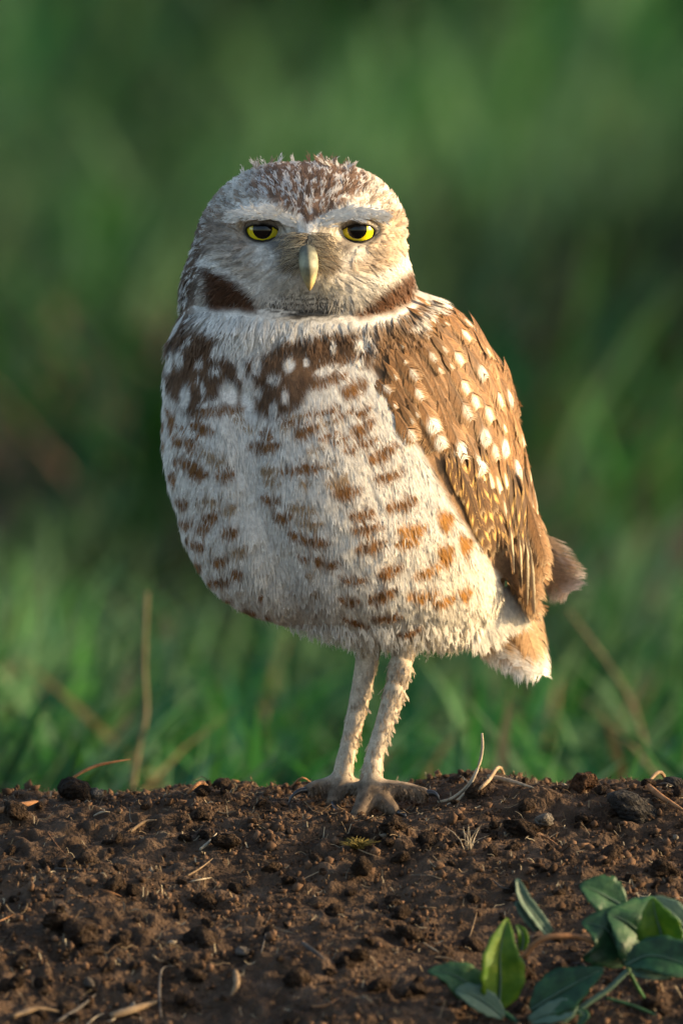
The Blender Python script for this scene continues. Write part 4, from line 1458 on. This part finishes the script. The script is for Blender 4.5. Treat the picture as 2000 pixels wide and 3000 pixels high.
# lumps that can be told apart
for X_, Y_, w_, me, nm, lab, cat, mt, sq in [
        (178, 1812, 96, CLODS[0], 'dirt_clod', 'dark rough clod on the ridge under the orange root', 'clod', M_clod, (1, 1, .85)),
        (222, 1822, 52, CLODS[1], 'dirt_clod', 'tan clod leaning against the dark rough clod on the ridge', 'clod', M_pstone, (1, 1, 1)),
        (1448, 1842, 120, CLODS[6], 'stone', 'rough grey stone half buried on the ridge', 'stone', M_gstone, (1.1, 1, .75)),
        (1548, 1792, 60, STONES[1], 'stone', 'dark stone on the ridge at the field side', 'stone', M_gstone, (1, 1, .7)),
        (1300, 1752, 46, CLODS[2], 'dirt_clod', 'reddish clod highest on the ridge skyline', 'clod', M_rclod, (1, 1, 1)),
        (1340, 1790, 84, CLODS[3], 'dirt_clod', 'orange fibrous clod beside the rough grey stone', 'clod', M_rclod, (1, 1, .85)),
        (1250, 1882, 56, CLODS[7], 'stone', 'pale crusty stone in front of the fallen straw', 'stone', M_pstone, (1, 1, .8)),
        (612, 1778, 52, CLODS[4], 'dirt_clod', 'reddish brown clod behind the long root on the ridge', 'clod', M_clod, (1, 1, .9)),
        (205, 2265, 34, STONES[1], 'pebble', 'pale oval pebble low on the mound', 'pebble', M_pstone, (1, .8, 1.1)),
        (556, 2182, 44, STONES[2], 'pebble', 'whitish pebble with a twig beside it', 'pebble', M_pstone, (1, 1, .7)),
        (185, 2135, 108, CLODS[5], 'dirt_clod', 'largest brown clod, flat topped, below the smooth dirt patch', 'clod', M_clod, (1.1, 1, .8)),
        (520, 1935, 70, CLODS[6], 'dirt_clod', 'rounded pinkish brown clod below the foot with the black claw', 'clod', M_clod, (1.1, 1, .8)),
        (830, 1995, 60, CLODS[7], 'dirt_clod', 'upright angular clod under the mossy tuft', 'clod', M_clod, (.9, 1, 1.1)),
        (450, 2235, 62, CLODS[1], 'dirt_clod', 'rounded brown clod among straw bits', 'clod', M_clod, (1, 1, .8)),
        (1395, 1955, 70, CLODS[2], 'dirt_clod', 'broad tan clod below the rough grey stone', 'clod', M_clod, (1.1, 1, .6)),
        (300, 2268, 40, CLODS[4], 'dirt_clod', 'small squarish clod beside the pale oval pebble', 'clod', M_clod, (1, 1, .9)),
        (900, 1888, 70, CLODS[3], 'dirt_clod', 'crusty brown clod wedged against the front foot', 'clod', M_clod, (1.1, 1, .75))]:
    lump(nm, me, X_, Y_, w_, lab, cat, mt, None, .35, sq)
for i in range(250):
    Y_ = 1790 + 560 * r.random() ** .9 if i < 215 else r.uniform(1775, 1815)
    X_ = r.uniform(-20, 1590)
    if 640 < X_ < 1030 and Y_ < 1905:
        continue
    w_ = 21 * (1 - r.random()) ** -.58
    if w_ > 92:
        w_ = 26
    where = 'on the ridge of the mound' if Y_ < 1850 else 'beside the seedling at the foot of the mound' if X_ > 960 and Y_ > 2030 else 'at the foot of the mound' if Y_ > 2150 else 'half way down the mound slope'
    lump('dirt_clod', CLODS[r.integers(0, 8)], X_, Y_, w_, ('larger' if w_ > 40 else 'small') + ' crumbly brown clod lying ' + where, 'clod', M_clod, ('larger' if w_ > 40 else 'small') + ' clods ' + where, .55,
         (r.uniform(.8, 1.3), 1, r.uniform(.6, 1)))

# fine crumbs, far too many to count
bm = bmesh.new()
bmesh.ops.create_icosphere(bm, subdivisions=1, radius=1)
IV = np.array([tuple(v.co) for v in bm.verts])
IF = np.array([[v.index for v in f.verts] for f in bm.faces])
bm.free()
N = 15000
cx_, cy_ = r.uniform(-.16, .16, N), r.uniform(-.27, .06, N)
keep = (vnoise(cx_ * 40, cy_ * 40, 0, 400) + .5 * vnoise(cx_ * 14, cy_ * 14, 0, 401) > r.uniform(-.9, .5, N))
cx_, cy_ = cx_[keep], cy_[keep]
N = len(cx_)
rr = np.minimum(.00048 * (1 - r.random(N)) ** -.45, .0019)
V = IV[None] * r.uniform(.4, 1.35, (N, 12, 1)) * (rr[:, None] * r.uniform(.5, 1.3, (N, 3)))[:, None, :]
V = V + np.stack([cx_, cy_, ground_z(cx_, cy_) + rr * .15], 1)[:, None, :]
F = (np.arange(N)[:, None, None] * 12 + IF).reshape(-1, 3)
tone = np.array([.078, .046, .028]) * r.uniform(.45, 1.7, N)[:, None]
tone = np.where((r.random(N) < .012)[:, None], np.array([.18, .15, .115]), tone)
M_crumb = mat_tone('crumb', .95, .1, 0, .3, nscale=1200)
cr = link('soil_crumb', mesh_np('soil_crumb', V.reshape(-1, 3), F, np.repeat(tone, 12, 0), False), mat=M_crumb)
tag(cr, 'fine loose soil crumbs covering the mound', 'soil', kind='stuff')

# hair-thin roots and chaff, too many to count
N = 2600
cx_, cy_ = r.uniform(-.16, .16, N), r.uniform(-.27, .05, N)
an, L = r.uniform(0, 6.28, N), np.minimum(.0022 * (1 - r.random(N)) ** -.4, .012)
w = r.uniform(.00008, .00024, N)
cv = r.normal(0, .5, N)
V = np.zeros((N, 8, 3))
for i, t in enumerate((-.5, -.17, .17, .5)):
    a_ = an + cv * t
    px, py = cx_ + np.cos(a_) * L * t, cy_ + np.sin(a_) * L * t
    pz = ground_z(px, py) + .0005 + r.uniform(0, .0012, N) + np.abs(t) * r.uniform(-.1, .5, N) * L
    V[:, 2 * i] = np.stack([px - np.sin(an) * w, py + np.cos(an) * w, pz], 1)
    V[:, 2 * i + 1] = np.stack([px + np.sin(an) * w, py - np.cos(an) * w, pz + w], 1)
F = np.array([(0, 1, 3, 2), (2, 3, 5, 4), (4, 5, 7, 6)])
F = (np.arange(N)[:, None, None] * 8 + F).reshape(-1, 4)
pal = np.array([(.20, .14, .08), (.12, .075, .04), (.32, .26, .17), (.16, .13, .09), (.07, .045, .03)])
tone = pal[r.integers(0, 5, N)] * r.uniform(.6, 1.2, N)[:, None]
ch = link('plant_litter', mesh_np('plant_litter', V.reshape(-1, 3), F, np.repeat(tone, 8, 0)), mat=mat_tone('chaff', .85, .15, .1, .2))
tag(ch, 'thin root hairs and chaff strewn over the soil', 'litter', kind='stuff')


def twig(name, pts, wpx, mat, label, cat, group=None, taper=.5, n=7, lifted=None):
    """pts: (X, Y, height above the mound in tracing units) or with lifted: (X, Y, depth)"""
    out = []
    for q in pts:
        if lifted is None:
            g = ground_hit(q[0], q[1] + q[2])
            out.append(Vector((P(q[0], q[1], g.y).x, g.y, g.z + (q[2] + wpx * .4) * S)))
        else:
            out.append(P(q[0], q[1], q[2] * S))
    m = max(6, len(out) * 4)
    sp = spline(out, m)
    V, F = tube(sp, [wpx * .5 * S * (1 - (1 - taper) * abs(2 * i / (m - 1) - .7) ** 2) for i in range(m)], n)
    return tag(link(name, mesh_py(name, V, F), mat=mat), label, cat, group)


# the forked dry stem curving up beside the owl
fork = link('forked_straw', None)
fork.location = P(1015, 1845, -70 * S)
tag(fork, 'pale forked dry stem curving up out of the soil beside the owl', 'stem')
bpy.context.view_layer.update()
for pts, w_ in (([(1106, 1684, -66), (1107, 1722, -68), (1096, 1766, -70), (1072, 1806, -72), (1036, 1834, -74), (1004, 1842, -76)], 7.5),
                ([(1098, 1762, -73), (1078, 1806, -76), (1050, 1838, -80), (1020, 1852, -82), (1006, 1862, -84)], 6.5),
                ([(1010, 1856, -82), (1008, 1872, -88), (1006, 1888, -92)], 3.0), ([(1014, 1852, -82), (1022, 1870, -88), (1025, 1882, -90)], 2.6), ([(1006, 1856, -84), (998, 1868, -88), (997, 1880, -92)], 2.4)):
    sp = spline([P(a_, b_, d_ * S) for a_, b_, d_ in pts], 18)
    V, F = tube(sp, [w_ * .5 * S * (.75 + .25 * math.sin(i / 17 * 3.1)) for i in range(18)], 8)
    q = link('stalk' if w_ > 4 else 'rootlet', mesh_py('stalk', V, F), mat=M_paledry)
    q.parent = fork
    q.matrix_parent_inverse = fork.matrix_world.inverted()

TW = 'twigs and straw lying on the ridge'
twig('root', [(160, 1792, 190), (192, 1772, 200), (225, 1758, 215), (262, 1750, 225), (300, 1744, 235)], 8, M_root, 'thin orange brown root rising above the dark clod into the grass', 'root', None, .5, 7, True)
twig('root', [(430, 1828, 4), (470, 1806, 8), (498, 1788, 12), (540, 1796, 6), (600, 1802, 4), (680, 1806, 5), (712, 1800, 6)], 11, M_root, 'long tan root lying on the ridge towards the owl foot', 'root')
twig('root', [(0, 1872, 2), (40, 1862, 4), (88, 1848, 6)], 18, M_root, 'thick orange fibrous root at the end of the ridge', 'root')
twig('straw', [(888, 1784, 6), (915, 1772, 8), (945, 1756, 14)], 12, M_root, 'short thick pinkish straw behind the front leg', 'straw')
twig('straw', [(1085, 1830, 4), (1120, 1800, 8), (1150, 1770, 20), (1175, 1748, 30)], 9, M_straw, 'knobbly grey twig leaning behind the forked dry stem', 'twig')
twig('straw', [(1120, 1788, 6), (1165, 1800, 5), (1225, 1814, 4)], 11, M_paledry, 'straight pale straw lying beside the forked dry stem', 'straw')
twig('straw', [(1488, 1812, 4), (1520, 1838, 5), (1570, 1868, 4)], 15, M_root, 'split reddish straw leaning on the rough grey stone', 'straw')
twig('straw', [(1490, 1800, 6), (1520, 1780, 12), (1552, 1766, 16)], 9, M_straw, 'forked tan twig above the rough grey stone', 'twig')
twig('straw', [(460, 1958, 2), (480, 1940, 4), (498, 1922, 6)], 8, M_paledry, 'short pale straw standing out from the dirt below the ridge root', 'straw')
twig('straw', [(130, 2352, 3), (180, 2322, 6), (222, 2290, 8)], 9, M_stone, 'grey twig lying diagonally near the pale oval pebble', 'twig')
twig('straw', [(255, 2345, 3), (310, 2325, 8), (372, 2318, 5)], 18, M_straw, 'thick flat straw near the foot of the mound', 'straw')
twig('straw', [(28, 2342, 3), (85, 2330, 6), (142, 2334, 4)], 13, M_straw, 'tan straw lying level at the foot of the mound', 'straw')
twig('straw', [(370, 2340, 3), (366, 2290, 8), (372, 2232, 10), (400, 2222, 8)], 6, M_stone, 'thin dark stalk with a bent top among the litter', 'twig')
twig('straw', [(695, 2170, 3), (722, 2190, 6), (746, 2212, 4)], 10, M_stone, 'short grey twig lying beside brown clods', 'twig')
twig('straw', [(540, 2240, 3), (544, 2270, 6), (530, 2298, 4)], 16, M_straw, 'flaky tan chip of wood standing in the litter', 'chip')
twig('straw', [(300, 1915, 3), (330, 1902, 5), (360, 1894, 4)], 8, M_straw, 'thin tan straw low on the lit ridge', 'straw')
for i in range(46):
    X_, Y_ = r.uniform(0, 1568), 1790 + 560 * r.random() ** .75
    if 720 < X_ < 1020 and Y_ < 1910:
        continue
    L_, a_ = r.uniform(22, 75), r.normal(0, .6)
    dx, dy = math.cos(a_) * L_ / 2, math.sin(a_) * L_ / 2
    twig('straw', [(X_ - dx, Y_ - dy, 2), (X_, Y_ + r.normal(0, 4), r.uniform(2, 7)), (X_ + dx, Y_ + dy, r.uniform(1, 8))], r.uniform(2.5, 6), [M_straw, M_root, M_stone, M_paledry][r.choice(4, p=[.5, .25, .15, .1])],
         'small broken bit of dry straw ' + ('on the ridge of the mound' if Y_ < 1850 else 'at the foot of the mound' if Y_ > 2150 else 'half way down the mound slope'), 'straw',
         'straw bits ' + ('on the ridge' if Y_ < 1850 else 'at the foot of the mound' if Y_ > 2150 else 'half way down the slope'), .5, 5)

# pale hairy rootlet sprig and mossy tuft on the slope
def tuft(name, X, Y, n, L, spread, wpx, mat, label, cat, up=1.0):
    g = ground_hit(X, Y)
    VV, FF = [], []
    for i in range(n):
        a_ = r.uniform(0, 6.28)
        k = r.random() ** .5 * spread
        d = Vector((math.cos(a_) * k, math.sin(a_) * k, up)).normalized()
        l_ = L * r.uniform(.5, 1.1) * S
        b_ = g + Vector((r.normal(0, 1), r.normal(0, 1), 0)) * L * .14 * S
        sw = Vector((r.normal(0, .3), r.normal(0, .3), -.2)) * l_
        sp = [b_ + d * l_ * t + sw * t * t for t in (0, .35, .7, 1)]
        V, F = tube(sp, [wpx * S * .5 * q for q in (1, .9, .6, .2)], 4)
        o = len(VV)
        VV += V
        FF += [tuple(v + o for v in f) for f in F]
    return tag(link(name, mesh_py(name, VV, FF), mat=mat), label, cat)


M_dull = mat_noise('dull_stalk', [(.3, (.07, .062, .03)), (.7, (.17, .135, .075))], 60, .85, .15, .2, 900, .05)
M_moss = mat_noise('moss', [(.3, (.10, .075, .02)), (.7, (.24, .19, .06))], 400, .9, .1, .3, 1200)
tuft('root_sprig', 1080, 1955, 12, 70, .30, 2.2, M_paledry, 'pale wispy root sprig standing on the mound slope', 'sprig')
tuft('moss_tuft', 820, 1950, 160, 36, 1.1, 3.2, M_moss, 'yellowish brown mossy tuft in front of the owl foot', 'moss', .8)
tuft('dry_tuft', 297, 1815, 26, 30, .6, 3.5, M_paledry, 'sunlit pale dry grass tuft on the ridge', 'tuft')
tuft('fibre_tuft', 1345, 1795, 60, 40, 1.5, 3.0, M_root, 'frayed orange fibres on the clod beside the rough grey stone', 'fibres', .5)
tuft('dry_tuft', 95, 1815, 18, 30, .5, 3, M_straw, 'thin sunlit straw tuft beside the thick orange root', 'tuft')

# ------------------------------------------------------------------ seedling with broad leaves
M_leaf = mat_noise('leaf', [(.30, (.009, .042, .017)), (.50, (.026, .092, .034)), (.68, (.060, .150, .055)), (.80, (.11, .12, .05))], 170, .5, .4, .25, 500, .12, trans=.28)
M_leafy = mat_noise('backlit_leaf', [(.30, (.030, .10, .008)), (.52, (.085, .19, .012)), (.72, (.17, .26, .02))], 150, .5, .4, .25, 500, .05, trans=.4)  # brighter, yellower green: back-lit glow put into the leaf colour
M_pleaf = mat_noise('pale_leaf', [(.25, (.05, .10, .07)), (.6, (.10, .17, .12)), (.8, (.17, .23, .16))], 90, .55, .35, .25, 500, .05, trans=.25)
plant = link('seedling', None)
gp = ground_hit(1400, 2330)
plant.location = gp
tag(plant, 'green broad leaved seedling sprawling at the foot of the mound', 'plant')
bpy.context.view_layer.update()
PINV = plant.matrix_world.inverted()


def leaf(mid, widths, mat, cup=.25, roll=0.0):
    """mid: midrib points (X, Y, depth) in tracing units from stalk to tip; widths: half widths"""
    pts = spline([P(a_, b_, d_ * S) for a_, b_, d_ in mid], 14)
    wd = np.interp(np.linspace(0, 1, 14), np.linspace(0, 1, len(widths)), widths) * S * 1.18
    V, F = [], []
    nc = 9
    for i, p in enumerate(pts):
        t = (pts[min(i + 1, 13)] - pts[max(i - 1, 0)]).normalized()
        f = Vector((math.sin(roll), -math.cos(roll), .55)).normalized()
        sd = t.cross(f).normalized()
        nn = sd.cross(t).normalized()
        for j in range(nc):
            u = (j / (nc - 1)) * 2 - 1
            wv = .05 * math.sin(i * 1.9 + j)
            h = cup * abs(u) ** 1.5 * wd[i] + wv * wd[i] * abs(u) - (.10 * wd[i] if abs(u) < .1 else 0)
            V.append(p + sd * (u * wd[i] * (1 + .07 * math.sin(i * 2.7 + 9 * (u > 0)) * abs(u) ** 4)) + nn * h)
    F = [tuple(f) for f in grid_faces(14, nc)]
    me = mesh_py('leaf', V, F)
    o = link('leaf', me, plant, mat)
    o.matrix_parent_inverse = PINV
    so = o.modifiers.new('thick', 'SOLIDIFY')
    so.thickness = .0004
    V2, F2 = tube(pts[:13], [max(.6, 3.4 * (1 - i / 13)) * S for i in range(13)], 6)
    mr_ = link('midrib', mesh_py('midrib', V2, F2), o, M_pleaf)
    return o


def L6(*pts):
    return [(*z6(a_, b_), d_) for a_, b_, d_ in pts]


leaf(L6((510, 900, -1180), (520, 720, -1190), (520, 560, -1195), (560, 372, -1180)), [6, 38, 45, 38, 20, 1], M_leafy, .35, .3)
leaf(L6((480, 860, -1170), (350, 760, -1180), (230, 690, -1190), (105, 675, -1200)), [6, 34, 34, 18, 1], M_leaf, .15, -.2)
leaf(L6((540, 940, -1200), (440, 860, -1210), (330, 800, -1215), (260, 790, -1215)), [5, 22, 24, 16, 2], M_pleaf, .2, -.2)
leaf(L6((1240, 640, -1120), (1180, 520, -1130), (1120, 430, -1140), (985, 395, -1140)), [10, 64, 70, 36, 1], M_leaf, .12, 0)
leaf(L6((1420, 560, -1110), (1330, 460, -1120), (1240, 390, -1128), (1130, 340, -1130)), [8, 64, 72, 40, 1], M_leaf, .1, .2)
leaf(L6((1240, 310, -1060), (1150, 260, -1065), (1080, 220, -1070), (975, 180, -1070)), [6, 34, 40, 30, 2], M_leaf, .2, 0)
leaf(L6((1470, 580, -1150), (1440, 460, -1160), (1410, 360, -1165), (1390, 255, -1160)), [8, 42, 42, 22, 1], M_leafy, .4, -.3)
leaf(L6((1600, 460, -1090), (1530, 370, -1095), (1440, 300, -1095), (1260, 268, -1090)), [14, 26, 24, 16, 2], M_pleaf, .2, 0)
leaf(L6((1240, 640, -1190), (1350, 590, -1200), (1480, 600, -1205), (1640, 660, -1210)), [5, 26, 38, 40, 20], M_leaf, .3, 0)
leaf(L6((1270, 670, -1185), (1350, 680, -1195), (1440, 690, -1198), (1545, 690, -1200)), [4, 14, 16, 12, 1], M_pleaf, .2, 0)
leaf(L6((690, 900, -1190), (820, 820, -1200), (960, 740, -1205), (1115, 660, -1205)), [6, 38, 46, 26, 1], M_leaf, .12, .1)
leaf(L6((680, 960, -1210), (800, 920, -1215), (900, 890, -1218), (960, 860, -1218)), [6, 22, 22, 3], M_pleaf, .2, 0)
leaf(L6((800, 465, -1130), (720, 360, -1140), (650, 260, -1145), (615, 145, -1140)), [10, 13, 13, 11, 2], M_pleaf, .5, .3)
leaf(L6((730, 440, -1135), (680, 380, -1140), (640, 320, -1145), (605, 280, -1145)), [5, 9, 9, 2], M_pleaf, .5, 0)
leaf(L6((640, 560, -1160), (650, 500, -1165), (640, 450, -1168), (610, 410, -1168)), [4, 10, 9, 1], M_leafy, .3, 0)
leaf(L6((960, 900, -1215), (1000, 930, -1220), (960, 990, -1225)), [4, 10, 3], M_leaf, .3, 0)
for pts, w_, m_ in ((L6((1250, 670, -1180), (1150, 770, -1195), (1020, 860, -1205), (900, 950, -1210), (820, 1030, -1215)), 13, M_pleaf),
                    (L6((650, 600, -1150), (740, 500, -1155), (860, 475, -1155), (1010, 490, -1140), (1130, 560, -1130)), 13, M_root),
                    (L6((520, 900, -1175), (600, 960, -1190), (700, 1040, -1200)), 12, M_leaf), (L6((1120, 830, -1190), (1290, 880, -1190), (1470, 960, -1190)), 8, M_leaf),
                    (L6((1240, 640, -1180), (1300, 760, -1150), (1360, 860, -1100)), 9, M_leaf)):
    sp = spline([P(a_, b_, d_ * S) for a_, b_, d_ in pts], 16)
    V, F = tube(sp, [w_ * .5 * S] * 16, 8)
    q = link('stem', mesh_py('stem', V, F), plant, m_)
    q.matrix_parent_inverse = PINV

# ------------------------------------------------------------------ dry stems standing in the field
def far_stem(pts, dep, w_, mat, label, cat):
    sp = spline([P(a_, b_, dep + k * .01) for k, (a_, b_) in enumerate(pts)], 20)
    V, F = tube(sp, [w_ * (1 - .5 * i / 19) for i in range(20)], 6)
    return tag(link('dry_grass_stalk', mesh_py('dry_grass_stalk', V, F), mat=mat), label, cat)


far_stem([(300, 1830), (318, 1720), (335, 1640), (332, 1520), (338, 1360)], .42, .0013, M_dull, 'tall tan dry stem standing in the grass behind the orange root', 'stem')
far_stem([(1480, 1720), (1450, 1620), (1390, 1520), (1300, 1400)], .62, .0013, M_dull, 'dry tan stem leaning across the grass beyond the owl tail', 'stem')
